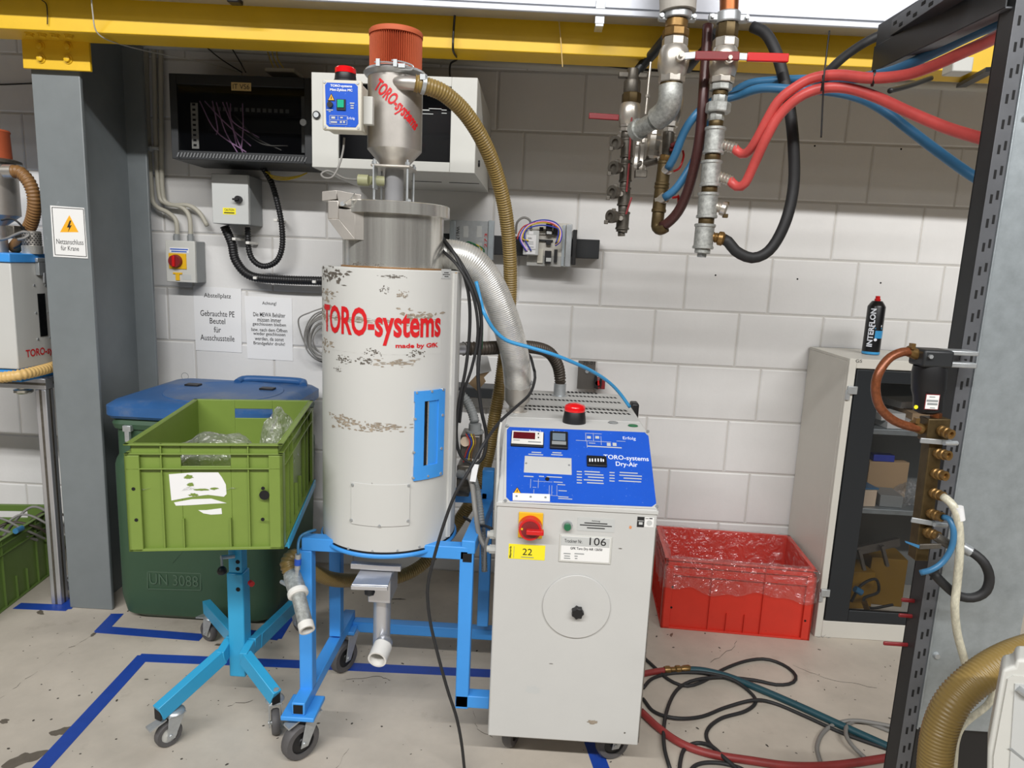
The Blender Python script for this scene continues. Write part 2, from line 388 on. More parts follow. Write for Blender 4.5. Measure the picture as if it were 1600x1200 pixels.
def triangle_sign(sf, cx, cy, w, h, parent):
    p = [(cx, cy-h/2), (cx+w/2, cy+h/2), (cx-w/2, cy+h/2)]
    t = poly('warning_triangle', sf, p, m_ink, parent, .0006, .0014)
    q = [(cx+(x-cx)*.74, cy+h*.06+(y-cy-h*.06)*.74) for x, y in p]
    poly('triangle_fill', sf, q, m_amb, t, .0006, .0021)
    z = [(.02, -.2), (-.09, .1), (.0, .1), (-.05, .3), (.1, .0), (.02, .02), (.08, -.2)]
    poly('flash', sf, [(cx+a*w, cy+h*.08+b*h) for a, b in z], m_ink, t, .0005, .0028)
def hose(name, pts, rpx, mat, label, cat='hose', corr=None, n=12, group=None, parent=None, rf=None, r=None):
    """pts: (pixel x, pixel y, depth)"""
    q = [P(*p) if len(p) == 3 else V(p[:3]) for p in pts]
    rr = r or rpx*k(sum(p[1] for p in q)/len(q), sum(p[2] for p in q)/len(q))
    return B(name, MB().tube(q, rr, n, corr=corr, rf=rf), mat, parent, label=label if parent is None else None, cat=cat if parent is None else None, group=group, angle=180 if corr is None else 80)
def caster(parent, x, y, r, top, ang, tyre, wd=.024, brake=True, hubm=None, lean=.03):
    """swivel caster standing on the floor: fork > tyre, wheel_hub, brake_pedal, swivel_plate"""
    d = V((math.cos(ang), math.sin(ang), 0)); a = V((-math.sin(ang), math.cos(ang), 0)); c = V((x, y, r)); piv = c+d*lean
    fk = MB()
    for sd in (-1, 1):
        s_ = a*(wd/2+.005)*sd
        fk.prism([c+s_+d*-.012-V((0, 0, .012)), c+s_+d*.012-V((0, 0, .012)), V((piv.x, piv.y, top-.012))+s_+d*.022, V((piv.x, piv.y, top-.012))+s_-d*.026], a*.003*sd)
    fk.ob(V((piv.x, piv.y, top-.012)), d*.026, a*(wd/2+.008), V((0, 0, .003)))
    fk.cyl(c-a*(wd/2+.011), c+a*(wd/2+.011), .006, n=8)
    f = B('caster_fork', fk, m_zinc, parent, .001)
    B('tyre', MB().lathe(c-a*wd/2, a, [(r*.62, 0), (r*.9, 0), (r, wd*.25), (r, wd*.75), (r*.9, wd), (r*.62, wd)], 28, 0, True), tyre, f)
    B('wheel_hub', MB().lathe(c-a*wd*.42, a, [(r*.2, -.003), (r*.25, .0), (r*.62, .002), (r*.62, wd*.82), (r*.25, wd*.84), (r*.2, wd*.9)], 24), hubm or m_lgrey, f)
    B('swivel_bearing', MB().lathe((piv.x, piv.y, top-.012), (0, 0, 1), [(.026, 0), (.03, .004), (.028, .009), (.02, .014)], 20), m_zinc, f)
    if brake:
        b0 = V((piv.x, piv.y, top-.018))-d*.03
        B('brake_pedal', MB().hexa([b0-a*.014, b0+a*.014, b0+a*.016-d*.05-V((0, 0, .014)), b0-a*.016-d*.05-V((0, 0, .014)), b0-a*.014+V((0, 0, .004)), b0+a*.014+V((0, 0, .004)), b0+a*.016-d*.05-V((0, 0, .008)), b0-a*.016-d*.05-V((0, 0, .008))]), m_zinc, f)
    return f
# ================================================================== SETTING
fl = B('floor', bx(-5, 5, -4, WALL+.03, -.03, 0), m_floor, kind='structure')
fl['label'] = 'worn beige concrete floor with scuffs and oil spots'
wb = B('wall_back', bx(-4.0, 3.6, WALL+.004, WALL+.12, 0, 3.08), m_mort, kind='structure')
wb['label'] = 'white painted block wall behind the machines'
B('shading_slab', bx(-4, 3.6, 2.36, WALL+.12, 2.50, 2.62), m_mort, kind='structure')['label'] = 'unseen grey slab added above the beam to keep light off the upper wall'  # unseen slab, added to block lamp light above the beam
BW, BH, G = .378, .25, .0035
def blockmesh(wd, ht):
    b = .005; y0, y1 = 0, .012; a, c = wd/2-G, ht/2-G
    vs = [(-a, y1, -c), (a, y1, -c), (a, y1, c), (-a, y1, c), (-a, y0+b*.6, -c), (a, y0+b*.6, -c), (a, y0+b*.6, c), (-a, y0+b*.6, c), (-a+b, y0, -c+b), (a-b, y0, -c+b), (a-b, y0, c-b), (-a+b, y0, c-b)]
    fs = [(8, 9, 10, 11)]+[(i+8, i+4, (i+1) % 4+4, (i+1) % 4+8) for i in range(4)]+[(i+4, i, (i+1) % 4, (i+1) % 4+4) for i in range(4)]
    me = bpy.data.meshes.new('block'); me.from_pydata(vs, [], fs); bm = bmesh.new(); bm.from_mesh(me); bmesh.ops.recalc_face_normals(bm, faces=bm.faces)
    for f_ in bm.faces:
        if f_.calc_center_median().y < .001 and f_.normal.y > 0: bmesh.ops.reverse_faces(bm, faces=bm.faces); break
    bm.to_mesh(me); bm.free(); me.materials.append(m_block); return me
full = blockmesh(BW, BH); low = blockmesh(BW, .078)
z0 = 1.828
for row in range(-5, 8):
    zt = z0-row*BH; zb = zt-BH; me = full
    if zb < 0: zb = 0; me = low
    off = .155 if row % 2 == 0 else .279
    for j in range(-11, 10):
        x0 = off+j*BW
        if x0 < -4 or x0+BW > 3.6: continue
        o = bpy.data.objects.new('block', me); COL.objects.link(o); o.parent = wb
        o.location = V((x0+BW/2, WALL, (zt+zb)/2))-LOC[wb.name]
for i, (x, y) in enumerate([(1246, 436), (1376, 442), (1273, 228), (1408, 233), (1118, 430)]):
    p = P(x, y, WALL); B('drill_hole', MB().cyl(p-V((0, .0008, 0)), p+V((0, .01, 0)), .004, n=10), m_slot, wb)
p = P(289, 588, WALL); B('marked_ring', MB().lathe(p-V((0, .0008, 0)), (0, 1, 0), [(.016, 0), (.018, 0), (.018, .001), (.016, .001)], 24, 0, True), m_mgrey, wb)
def tape(pts, label, wd=.05):
    mb = MB(); q = [PZ(x, y, 0) for x, y in pts]
    for i_, (a, b) in enumerate(zip(q[:-1], q[1:])):
        t = (b-a).normalized(); h_ = V((0, 0, .0006+.0005*(i_ % 2))); mb.bar(a-t*wd*.3+h_, b+t*wd*.3+h_, wd, .0010)
    B('floor_tape', mb, m_tape, label=label, cat='tape', group='blue marking tape on the floor')
tape([(55, 1210), (222, 1028), (465, 1038), (780, 1053)], 'blue floor marking tape angling from the lower left corner under the machine stand')
tape([(181, 962), (160, 984), (310, 996)], 'short blue floor marking tape corner in front of the dark green bin')
tape([(32, 947), (103, 950), (112, 936)], 'short blue floor marking tape beside the grey steel column')
tape([(462, 945), (432, 995), (390, 990)], 'blue floor marking tape between the bin and the blue trolley')
tape([(925, 1160), (945, 1215)], 'blue floor marking tape strip under the grey dryer cabinet')
for i, (x, y, w_, h_, sk) in enumerate([(94, 1143, 38, 17, -.3), (36, 1187, 84, 28, -.35), (6, 1127, 24, 9, 0), (63, 957, 18, 8, 0), (700, 882, 56, 10, 0), (622, 936, 26, 4, 0), (345, 1007, 26, 5, 0), (146, 991, 14, 6, -.4), (1049, 992, 6, 8, 0)]):
    rnd = random.Random(i+3); n = 30; ph = [rnd.uniform(0, 6.3) for _ in range(5)]; pts = []
    for q in range(n):
        a = 2*math.pi*q/n; r = .5*(.72+.16*math.sin(2*a+ph[0])+.10*math.sin(3*a+ph[1])+.07*math.sin(5*a+ph[2])+.05*math.sin(8*a+ph[3])); dx = math.cos(a)*r*w_; pts.append(PZ(x+dx, y+math.sin(a)*r*h_+sk*dx, .0004))
    mb = MB(); mb.v = [PZ(x, y, .0004)]+pts; mb.f = [(0, q+1, (q+1) % n+1) for q in range(n)]; B('oil_stain', mb, m_stain, fl, flat=True)
mb = MB(); rnd = random.Random(5)
for i in range(420):
    x, y = rnd.uniform(-1.9, 1.5), rnd.uniform(1.6, 2.9); r = rnd.choice((.0015, .002, .0025, .004)); n = len(mb.v); e = rnd.uniform(.5, 2.2); an = rnd.uniform(0, 3.1)
    for q in range(5): a = 2*math.pi*q/5; cx, cy = math.cos(a)*r*e, math.sin(a)*r; mb.v.append(V((x+cx*math.cos(an)-cy*math.sin(an), y+cx*math.sin(an)+cy*math.cos(an), .0003)))
    mb.f.append(tuple(range(n, n+5)))
B('floor_specks', mb, m_crack, fl, flat=True, kind='stuff')
def crack(pts, wd=.004):
    mb = MB(); rnd = random.Random(len(pts)*7+int(pts[0][0])); q = []
    for a, b in zip(pts[:-1], pts[1:]):
        for j in range(6):
            t = j/6; q.append(PZ(a[0]+(b[0]-a[0])*t+rnd.uniform(-1.5, 1.5), a[1]+(b[1]-a[1])*t+rnd.uniform(-1.5, 1.5), .0005))
    q.append(PZ(*pts[-1], .0005))
    for i, p in enumerate(q): mb.v += [p-V((0, wd*.5, 0))*rnd.uniform(.4, 1), p+V((0, wd*.5, 0))*rnd.uniform(.4, 1)]
    for i in range(len(q)-1): mb.f.append((2*i, 2*i+1, 2*i+3, 2*i+2))
    B('crack', mb, m_crack, fl, flat=True)
crack([(0, 1093), (40, 1062), (100, 1018), (150, 990)], .006); crack([(525, 1200), (545, 1170)], .004); crack([(740, 1110), (745, 1140), (770, 1152)], .003)
crack([(540, 1063), (592, 1056), (610, 1063)], .004); crack([(355, 1102), (395, 1094)], .004); crack([(1150, 1000), (1148, 1010), (1110, 1035)], .004); crack([(1240, 1040), (1290, 1060), (1370, 1075)], .003)
# ================================================================== COLUMN, BEAM, TRUNKING
t = thing('steel_column', 'grey painted steel I-section column standing left of the machines', 'column', (-1.81, 2.8, 0))
B('front_flange', bx(-1.905, -1.722, 2.60, 2.616, 0, 2.34), m_grey, t, .003)
B('web', bx(-1.819, -1.807, 2.616, 3.014, 0, 2.34), m_grey, t)
B('rear_flange', bx(-1.905, -1.722, 3.014, 3.03, 0, 2.34), m_grey, t, .003)
cf = Plane((0, 2.60, 0), (0, -1, 0))
s = poly('warning_sign', cf, [(79, 321), (132, 325), (138, 404), (84, 401)], m_sign, None, .002, .0005)
s['label'] = 'white warning sign with yellow lightning triangle on the grey column'; s['category'] = 'sign'
triangle_sign(cf, 109, 349, 39, 36, s)
text('Netzanschluss', cf, 110, 378, 42, 8, m_ink, s, .003); text('für Krane', cf, 110, 388, 28, 7.5, m_ink, s, .003)
mb = MB()
for a, b in [((82, 324), (131, 327)), ((131, 327), (136, 401)), ((136, 401), (87, 398)), ((87, 398), (82, 324))]: mb.bar(cf.hit(*a)-V((0, .003, 0)), cf.hit(*b)-V((0, .003, 0)), .002, .001, (0, 1, 0))
B('sign_border', mb, m_ink, s)
t = thing('crane_beam', 'yellow painted overhead steel beam running the width of the wall', 'beam', (0, 2.5, 2.2))
def bz(x): return 2.2035-.0108*(x-.08)
def ybar(nm, y0, y1, za, zb, bev): return B(nm, MB().bar((-3.2, (y0+y1)/2, bz(-3.2)+(za+zb)/2), (2.6, (y0+y1)/2, bz(2.6)+(za+zb)/2), y1-y0, zb-za), m_yel, t, bev)
ybar('web', 2.46, 2.472, 0, .28, .003); ybar('bottom_flange', 2.472, 2.585, 0, .014, .002); ybar('top_flange', 2.472, 2.585, .266, .28, .002)
bp = Plane((0, 2.588, 0), (0, -1, 0))
bk = poly('bracket_plate', bp, [(28, 55), (105, 47), (141, 58), (145, 113), (40, 108), (37, 62)], m_yel, t, .012, 0, bevel=.002)
for i, (x, y) in enumerate([(67, 74), (110, 75), (68, 93), (110, 94), (35, 41), (55, 42), (76, 43), (98, 44)]):
    if i < 4:
        f_, W, H_ = bp.frame(x, y, 14, 14); c = f_(0, 0, .012)
        b = B('bolt', MB().lathe(c, (0, -1, 0), [(.017, 0), (.017, .003), (.011, .003), (.011, .011), (.006, .013)], 12), m_yel, bk)
    else:
        c = P(x, y-4, 2.47); B('bolt', MB().lathe(V((c.x, 2.50, bz(c.x))), (0, 0, -1), [(.015, 0), (.015, .003), (.011, .003), (.011, .011)], 12), m_yel, t)
t = thing('aluminium_trunking', 'bright aluminium cable trunking hanging in front of the yellow beam', 'trunking', (.3, 2.4, 2.29))
ta, tb = P(318, -2, 2.385), P(1440, 54, 2.385)
ta = ta+(ta-tb)*.8
def tbar(nm, dy, dz, wd, ht, mm, bev): return B(nm, MB().bar(ta+V((0, dy, dz)), tb+V((0, dy, dz)), wd, ht), mm, t, bev)
tbar('body', .02, .105, .065, .155, m_alub, .003); tbar('lower_lip', .01, .011, .078, .022, m_alub, .004); tbar('groove', .022, .025, .056, .014, m_mgrey, 0)
B('clip', MB().box(.135, .165, 2.362, 2.372, 2.27, 2.34).box(.137, .163, 2.362, 2.42, 2.262, 2.27), m_zinc, t, .001)
B('clip', MB().box(-1.06, -1.02, 2.36, 2.40, 2.30, 2.34), m_black, t, .004)
# cables hanging from the beam
hose('hanging_wire', [(143, 0, 2.40), (145, 20, 2.42), (150, 48, 2.45), (168, 62, 2.50), (210, 75, 2.7), (260, 86, 2.9), (330, 100, 3.0), (372, 112, 3.1)], 1.0, m_lgrey, 'thin pale wire hanging over the yellow beam near the column', 'wire', n=6)
hose('hanging_wire', [(65, 0, 2.45), (72, 6, 2.453), (74, 20, 2.453), (74, 38, 2.454)], .8, m_black, 'thin black wire running down the beam above the bolted bracket', 'wire', n=6)
hose('hanging_cable', [(711, 20, 2.42), (709, 45, 2.44), (708, 78, 2.44), (714, 92, 2.62), (704, 100, 2.8), (703, 118, 2.95), (706, 130, 3.05)], 1.6, m_black, 'black cable dropping from the trunking behind the orange filter', 'cable', n=6)
hose('hanging_rod', [(873, 30, 2.43), (876, 60, 2.44), (879, 105, 2.44)], .9, m_tan, 'thin rusty rod hanging across the yellow beam', 'rod', n=6)
hose('beam_cable', [(900, 97, 2.60), (960, 104, 2.62), (1020, 110, 2.62), (1090, 111, 2.62), (1200, 113, 2.62), (1290, 118, 2.62)], 1.8, m_black, 'black cable running along under the yellow beam', 'cable', n=6)
B('wall_conduit', MB().tube([P(60, 62, 3.1), P(500, 84, 3.1), P(900, 106, 3.1), P(1300, 126, 3.1), P(1540, 138, 3.1)], .016, 10), m_lgrey, label='pale conduit pipe running along the wall behind the beam', cat='conduit')
hose('left_wall_cable', [(-40, 133, 3.13), (10, 132, 3.13), (60, 130, 3.13)], 1.3, m_black, 'thin dark cable strung across the wall left of the column', 'cable', n=6)
# ================================================================== NETWORK CABINETS
def zz(x, y, Y): return P(x, y, Y).z
t = thing('network_cabinet', 'black wall network cabinet with dark glass door and purple patch cables', 'cabinet', (P(376, 250, 2.87).x, 3.0, zz(376, 252, 2.87)))
Yb = 2.87; xl, xr = P(266, 180, Yb).x, P(487, 180, Yb).x; zl, zh = zz(376, 252, Yb), zz(376, 118, Yb)
mb = MB().box(xl, xr, Yb+.02, 3.15, zl, zl+.012).box(xl, xr, Yb+.02, 3.15, zh-.012, zh).box(xl, xl+.012, Yb+.02, 3.15, zl+.012, zh-.012).box(xr-.012, xr, Yb+.02, 3.15, zl+.012, zh-.012).box(xl+.012, xr-.012, 3.13, 3.15, zl+.012, zh-.012)
B('case', mb, m_blackm, t)
d = B('door_frame', MB().box(xl, xl+.03, Yb, Yb+.02, zl, zh).box(xr-.03, xr, Yb, Yb+.02, zl, zh).box(xl+.03, xr-.03, Yb, Yb+.02, zh-.04, zh).box(xl+.03, xr-.03, Yb, Yb+.02, zl, zl+.035), m_blackm, t, .002)
B('glass', bx(xl+.03, xr-.03, Yb+.006, Yb+.012, zl+.035, zh-.04), m_glass, d)
pf = Plane((0, Yb, 0), (0, -1, 0))
mb = MB()
nS = 40
for i in range(nS):
    x = xl+.02+(xr-xl-.04)*i/nS; mb.prism([(x, Yb-.001, zl+.008), (x+.006, Yb-.001, zl+.008), (x+.014, Yb-.001, zl+.026), (x+.008, Yb-.001, zl+.026)], (0, -.0015, 0))
B('vent_louvres', mb, M('louvre_grey', (104, 106, 108), .5), d, kind='stuff')
rl = B('mounting_rail', bx(xl+.06, xl+.09, Yb+.05, Yb+.053, zl+.05, zh-.10), m_lgrey, t)
for i in range(9): B('rail_hole', bx(xl+.068, xl+.08, Yb+.048, Yb+.05, zl+.06+i*.02, zl+.068+i*.02), m_slot, rl)
rl = B('mounting_rail', bx(xr-.06, xr-.04, Yb+.05, Yb+.053, zl+.05, zh-.06), m_mgrey, t)
B('patch_panel', bx(xl+.1, xr-.08, Yb+.09, Yb+.13, zh-.13, zh-.07), m_black, t)
pp = B('switch_unit', bx(xl+.1, xr-.08, Yb+.10, Yb+.2, zh-.20, zh-.15), m_blackm, t)
for i in range(14): B('port', bx(xl+.13+i*.024, xl+.145+i*.024, Yb+.088, Yb+.0905, zh-.12, zh-.105), m_mgrey, pp)
for i, (a, b, c2) in enumerate([((312, 158), (338, 205), (385, 238)), ((320, 158), (350, 190), (392, 228)), ((332, 158), (340, 200), (338, 210)), ((338, 160), (352, 205), (372, 240)), ((348, 160), (362, 195), (370, 228)), ((354, 160), (366, 205), (380, 240)), ((360, 162), (364, 190), (405, 215)), ((379, 162), (380, 200), (377, 235)), ((366, 180), (400, 215), (440, 235)), ((372, 200), (410, 225), (450, 228))]):
    hose('patch_cable', [(a[0], a[1], Yb+.08), (b[0], b[1], Yb+.045), (c2[0], c2[1], Yb+.06)], 1.0, m_purp if i < 8 else m_gcab, '', parent=t, n=6)
lb = rect('tape_label', pf, 377, 135.5, 31, 13, m_tan, d, .001); text('IT VS6', pf, 377, 135.5, 26, 8, m_ink, lb, .002)
disc('door_lock', pf, 475, 192, 5, m_zinc, d, .012)
Yw = 2.50
t = thing('white_network_cabinet', 'white wall network cabinet with dark glass door behind the cyclone', 'cabinet', (P(616, 270, Yw).x, 2.8, zz(616, 268, Yw)))
xl, xr = P(487, 200, Yw).x, P(744, 200, Yw).x; zl, zh = zz(616, 266, Yw), zz(616, 117, Yw)
B('case', MB().box(xl, xr, Yw+.02, 3.15, zl, zl+.01).box(xl, xr, Yw+.02, 3.15, zh-.01, zh).box(xl, xl+.01, Yw+.02, 3.15, zl+.01, zh-.01).box(xr-.01, xr, Yw+.02, 3.15, zl+.01, zh-.01).box(xl+.01, xr-.01, 3.13, 3.15, zl+.01, zh-.01), m_lgrey, t)
B('interior', bx(xl+.03, xr-.03, Yw+.1, Yw+.12, zl+.02, zh-.02), m_black, t)
gx0, gx1 = P(529, 200, Yw).x, P(704, 200, Yw).x
d = B('door_frame', MB().box(xl, gx0, Yw, Yw+.02, zl, zh).box(gx1, xr, Yw, Yw+.02, zl, zh).box(gx0, gx1, Yw, Yw+.02, zh-.032, zh).box(gx0, gx1, Yw, Yw+.02, zl, zl+.034), m_lgrey, t, .002)
B('glass', bx(gx0, gx1, Yw+.006, Yw+.012, zl+.034, zh-.032), m_glass, d)
pw = Plane((0, Yw, 0), (0, -1, 0))
q = disc('door_lock', pw, 495, 180, 6, m_black, d, .006); disc('lock_barrel', pw, 495, 180, 4, m_zinc, q, .009)
bars(pw, [(664, 172, 14, 1.5), (680, 170, 20, 1), (668, 178, 18, 1), (694, 172, 8, 1), (694, 177, 8, 1)], m_sheen, d, .001, 'printed_marks')
mb = MB()
for i in range(2): mb.box(xl+.30+i*.15, xl+.42+i*.15, Yw+.3, Yw+.31, zl-.0015, zl-.0002)
B('underside_slots', mb, m_slot, t)
B('side_knob', MB().cyl((xr, 2.62, zl+.05), (xr+.006, 2.62, zl+.05), .012, n=12), m_black, t)
rt = B('router', bx(P(416, 112, 3.0).x, P(462, 112, 3.0).x, 2.98, 3.1, zz(416, 114, 3.0), zz(416, 107, 3.0)), m_cream, bevel=.004, label='flat cream router lying on top of the black network cabinet', cat='router')
for i in range(3): hose('network_wire', [(428+i*8, 108, 3.02), (422+i*6, 92, 3.06), (416+i*8, 76, 3.1)], .9, m_yelc, ('leftmost', 'middle', 'rightmost')[i]+' thin yellow network wire rising from the cream router', 'wire', n=6, group='yellow wires above the router')
hose('roof_cable', [(318, 70, 3.1), (345, 92, 3.05), (378, 113, 3.0)], 1, m_black, 'thin black cable sloping onto the left of the black cabinet top', 'cable', n=6)
hose('roof_cable', [(360, 72, 3.1), (374, 95, 3.05), (384, 113, 3.0)], 1, m_black, 'thin black cable, the steeper of two onto the black cabinet top', 'cable', n=6)
for i in range(3): hose('yellow_loop', [(415+i*3, 268, 3.06), (425, 274+i*2, 3.04), (445, 277+i*2, 3.04), (465, 275+i, 3.04), (480, 270, 3.06)], .9, m_yelc, ('uppermost', 'middle', 'lowest')[i]+' yellow wire loop hanging below the black network cabinet', 'wire', n=6, group='yellow loops under the black cabinet')
# ================================================================== SWITCH BOXES, CONDUITS, NOTICES
conds = [([(228, 55), (231, 180), (237, 300), (244, 322), (262, 332), (275, 345), (277, 372)], 'leftmost grey conduit running down beside the column to the switch box'),
 ([(240, 55), (243, 200), (248, 298), (258, 317), (284, 324), (296, 340), (298, 372)], 'middle grey conduit running down beside the column to the switch box'),
 ([(251, 55), (252, 200), (254, 298), (264, 319), (294, 321), (312, 333), (324, 353)], 'rightmost grey conduit bending away into a wall hole')]
for pts, lb in conds:
    hose('cable_conduit', [(x, y, 3.115) for x, y in pts], 3.6, m_cond, lb, 'conduit', n=10, group='grey conduits beside the column')
for x, y in [(229, 231), (243, 232)]:
    p = P(x, y, 3.1); B('conduit_clip', MB().box(p.x-.018, p.x+.012, 3.09, 3.15, p.z-.006, p.z+.006).box(p.x-.022, p.x-.012, 3.085, 3.10, p.z-.014, p.z+.008), m_sheen, bevel=.002, label='small pale conduit clip on the wall '+('farther from' if x > 235 else 'closest to')+' the column', cat='clip')
Ys = 3.055; ps = Plane((0, Ys, 0), (0, -1, 0))
def wbox(x0, y0, x1, y1, Y): return P(x0, (y0+y1)/2, Y).x, P(x1, (y0+y1)/2, Y).x, P((x0+x1)/2, y1, Y).z, P((x0+x1)/2, y0, Y).z
a, b, c, d_ = wbox(259, 376, 305, 441, Ys)
t = thing('isolator_switch_box', 'small grey switch box with red rotary knob beside the column', 'switch box', ((a+b)/2, 3.1, c))
B('housing', bx(a, b, Ys+.016, 3.152, c, d_), m_mgrey, t, .003); B('lid', bx(a, b, Ys, Ys+.016, c, d_), m_lgrey, t, .003)
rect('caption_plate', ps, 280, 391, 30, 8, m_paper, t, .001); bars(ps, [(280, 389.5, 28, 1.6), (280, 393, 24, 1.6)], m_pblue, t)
yp = rect('yellow_plate', ps, 278, 408, 27, 24, m_yelsw, t, .004); rect('padlock_tab', ps, 278, 432, 6, 12, m_yelsw, t, .004); rect('tab_bar', ps, 278, 427, 14, 2.5, m_yelsw, t, .0045)
kn = disc('rotary_knob', ps, 276, 408, 10, m_dred, t, .02, .004, 24, .9)
rect('grip', ps, 276, 408, 4, 17, m_red, kn, .01, .022, bevel=.001)
rect('rating_label', ps, 292, 433, 14, 8, m_sheen, t, .001)
for x in (276, 298):
    p = P(x, 374, 3.11); B('cable_gland', MB().cyl(p-V((0, 0, .012)), p+V((0, 0, .016)), .0155, n=8).cyl(p+V((0, 0, .016)), p+V((0, 0, .024)), .012, n=12), m_mgrey, t)
Yg = 3.0; pg = Plane((0, Yg, 0), (0, -1, 0)); a, b, c, d_ = wbox(331, 272, 388, 350, Yg)
t = thing('grey_switch_box', 'grey metal wall switch box with black knob and yellow caution label', 'switch box', ((a+b)/2, 3.08, c))
B('housing', bx(a, b, Yg+.02, 3.152, c, d_), m_mgrey, t, .003); B('lid', bx(a, b, Yg, Yg+.02, c, d_), m_sheen, t, .003)
rect('knob_plate', pg, 372, 312, 21, 13, m_sheen, t, .001); kn = disc('rotary_knob', pg, 374, 312, 5.5, m_black, t, .018); rect('pointer', pg, 371, 312, 9, 3, m_black, kn, .006, .018)
q = rect('caution_label', pg, 358.5, 330, 20, 10, m_yellab, t, .001); text('CAUTION', pg, 358.5, 328, 15, 3.6, m_ink, q, .002); bars(pg, [(358.5, 332.5, 16, 1.5)], m_ink, q)
rib = (.011, .0016)
hose('corrugated_conduit', [(351, 354, 3.08), (362, 380, 3.08), (369, 408, 3.08), (392, 431, 3.08), (440, 437, 3.08), (505, 439, 3.08), (540, 440, 3.09)], 6.8, m_black, 'thick black corrugated conduit curving from the grey box to the drum', 'conduit', rib, 14)
hose('corrugated_conduit', [(411, 262, 3.08), (424, 285, 3.08), (433, 315, 3.08), (440, 350, 3.08), (441, 385, 3.08), (432, 408, 3.08), (413, 416, 3.08), (397, 408, 3.08), (389, 390, 3.08), (387, 355, 3.08)], 4.3, m_black, 'thin black corrugated conduit hanging in a U beside the grey box', 'conduit', rib, 12)
for x, y, cl in [(372, 374, 'upper end of the thick'), (393, 380, 'short end of the thin'), (436, 345, 'long side of the thin'), (404, 434, 'bend of the thick'), (495, 440, 'drum end of the thick')]:
    p = P(x, y, 3.1); B('pipe_clip', bx(p.x-.006, p.x+.010, 3.05, 3.152, p.z-.006, p.z+.006), m_tubew, bevel=.002, label='small white wall clip at the '+cl+' black conduit', cat='clip', group='white clips on the black conduits')
hose('grey_conduit_end', [(403, 378, 3.09), (394, 395, 3.09), (390, 410, 3.09)], .1, m_black, '', parent=t, n=6) if False else None
pn = Plane((0, WALL-.001, 0), (0, -1, 0))
n1 = poly('paper_notice', pn, [(302, 447), (377, 451), (378, 551), (306, 547)], m_paper, None, .0012, label='white paper notice headed Abstellplatz taped to the wall', cat='notice')
for s, y, w_ in [('Abstellplatz', 463, 42), ('Gebrauchte PE', 490, 53), ('Beutel', 501.5, 24), ('für', 515, 11), ('Ausschussteile', 528, 53)]: text(s, pn, 340, y, w_, 9, m_ink, n1, .0022)
n2 = poly('paper_notice', pn, [(382, 462), (456, 466), (458, 564), (387, 560)], m_paper, None, .0012, label='white paper notice with warning paragraph headed Achtung on the wall', cat='notice')
for s, y, w_ in [('Achtung!', 474.5, 22), ('Die MEWA Behälter', 492, 50), ('müssen immer', 500, 37), ('geschlossen bleiben', 507.5, 52), ('bzw. nach dem Öffnen', 515, 56), ('wieder geschlossen', 522.5, 50), ('werden, da sonst', 530, 45), ('Brandgefahr droht!', 537.5, 49)]: text(s, pn, 421, y, w_, 6.5, m_ink, n2, .0022, .004)
mb = MB()
for i in range(9):
    c = P(512+random.uniform(-3, 3), 529+random.uniform(-3, 3), 3.09); r = .105-.006*i; pts = []
    for j in range(13): a = 2*math.pi*j/12; pts.append(c+V((math.cos(a)*r, -.004*i+.01*math.sin(3*a+i), math.sin(a)*r*1.15)))
    mb.tube(pts, .0035, 6, step=.02)
mb.tube([P(505, 481, 3.12), P(485, 488, 3.1), P(467, 498, 3.1), P(470, 520, 3.1), P(480, 545, 3.1)], .0035, 6)
B('cable_coil', mb, m_gcab, label='coil of grey cable hanging on the wall behind the drum', cat='cable')
# ================================================================== WALL ELECTRONICS
Ye = 3.06; pe = Plane((0, Ye, 0), (0, -1, 0))
a, b, c, d_ = wbox(690, 372, 938, 392, 3.05)
B('mounting_bar', bx(a, b, 3.085, 3.15, c-.02, d_+.008), m_blackm, bevel=.003, label='long black mounting bar fixed to the wall behind the hoses', cat='bar')
t = thing('slotted_plate', 'pale metal plate with oval slots and handwriting on the wall', 'plate', (P(738, 400, Ye).x, Ye, P(738, 410, Ye).z))
q = rect('plate', pe, 738, 375, 68, 60, m_zinc, t, .002, 0)
for x in (707, 767): rect('edge_profile', pe, x, 376, 9, 62, m_galvp, t, .010, .002, bevel=.002)
for x, y in [(728, 362), (749, 362), (728, 388), (749, 388)]:
    sl = rect('oval_slot', pe, x, y, 8, 18, m_sheen, q, .001, .002)
text('W617', pe, 715.5, 364, 20, 5, m_ink, t, .004, 0, -1.57); text('273', pe, 759, 376, 22, 4, m_redink, t, .004, 0, 1.57)
for i, (x, y, mm) in enumerate([(732, 380, m_greenw), (737, 382, m_greenw), (742, 384, m_yelc), (746, 386, m_greenw)]): hose('wire', [(x-8, y+4, 3.05), (x, y-2, 3.03), (x+10, y+4, 3.03), (x+8, y+14, 3.04)], 1.1, mm, '', parent=t, n=6)
t = thing('circuit_plate', 'wall plate carrying a grey power supply, relays and looped wires', 'electrical unit', (P(855, 415, Ye).x, Ye, P(855, 416, Ye).z))
rect('backplate', pe, 858, 381, 66, 66, m_pcb, t, .004, -.004); rect('clear_cover', pe, 858, 408, 70, 16, m_pcl, t, .003, .001)
rect('edge_profile', pe, 888, 384, 9, 66, m_zinc, t, .03, 0, bevel=.002); rect('edge_profile', pe, 880, 384, 4, 64, m_galvp, t, .012, 0)
B('end_plate', bx(P(896, 380, 3.08).x-.006, P(900, 380, 3.08).x, 3.02, 3.12, P(896, 414, 3.08).z, P(896, 360, 3.08).z), m_black, t, .002)
ps_ = rect('power_supply', pe, 830, 380, 24, 38, m_sheen, t, .05, .002, bevel=.003)
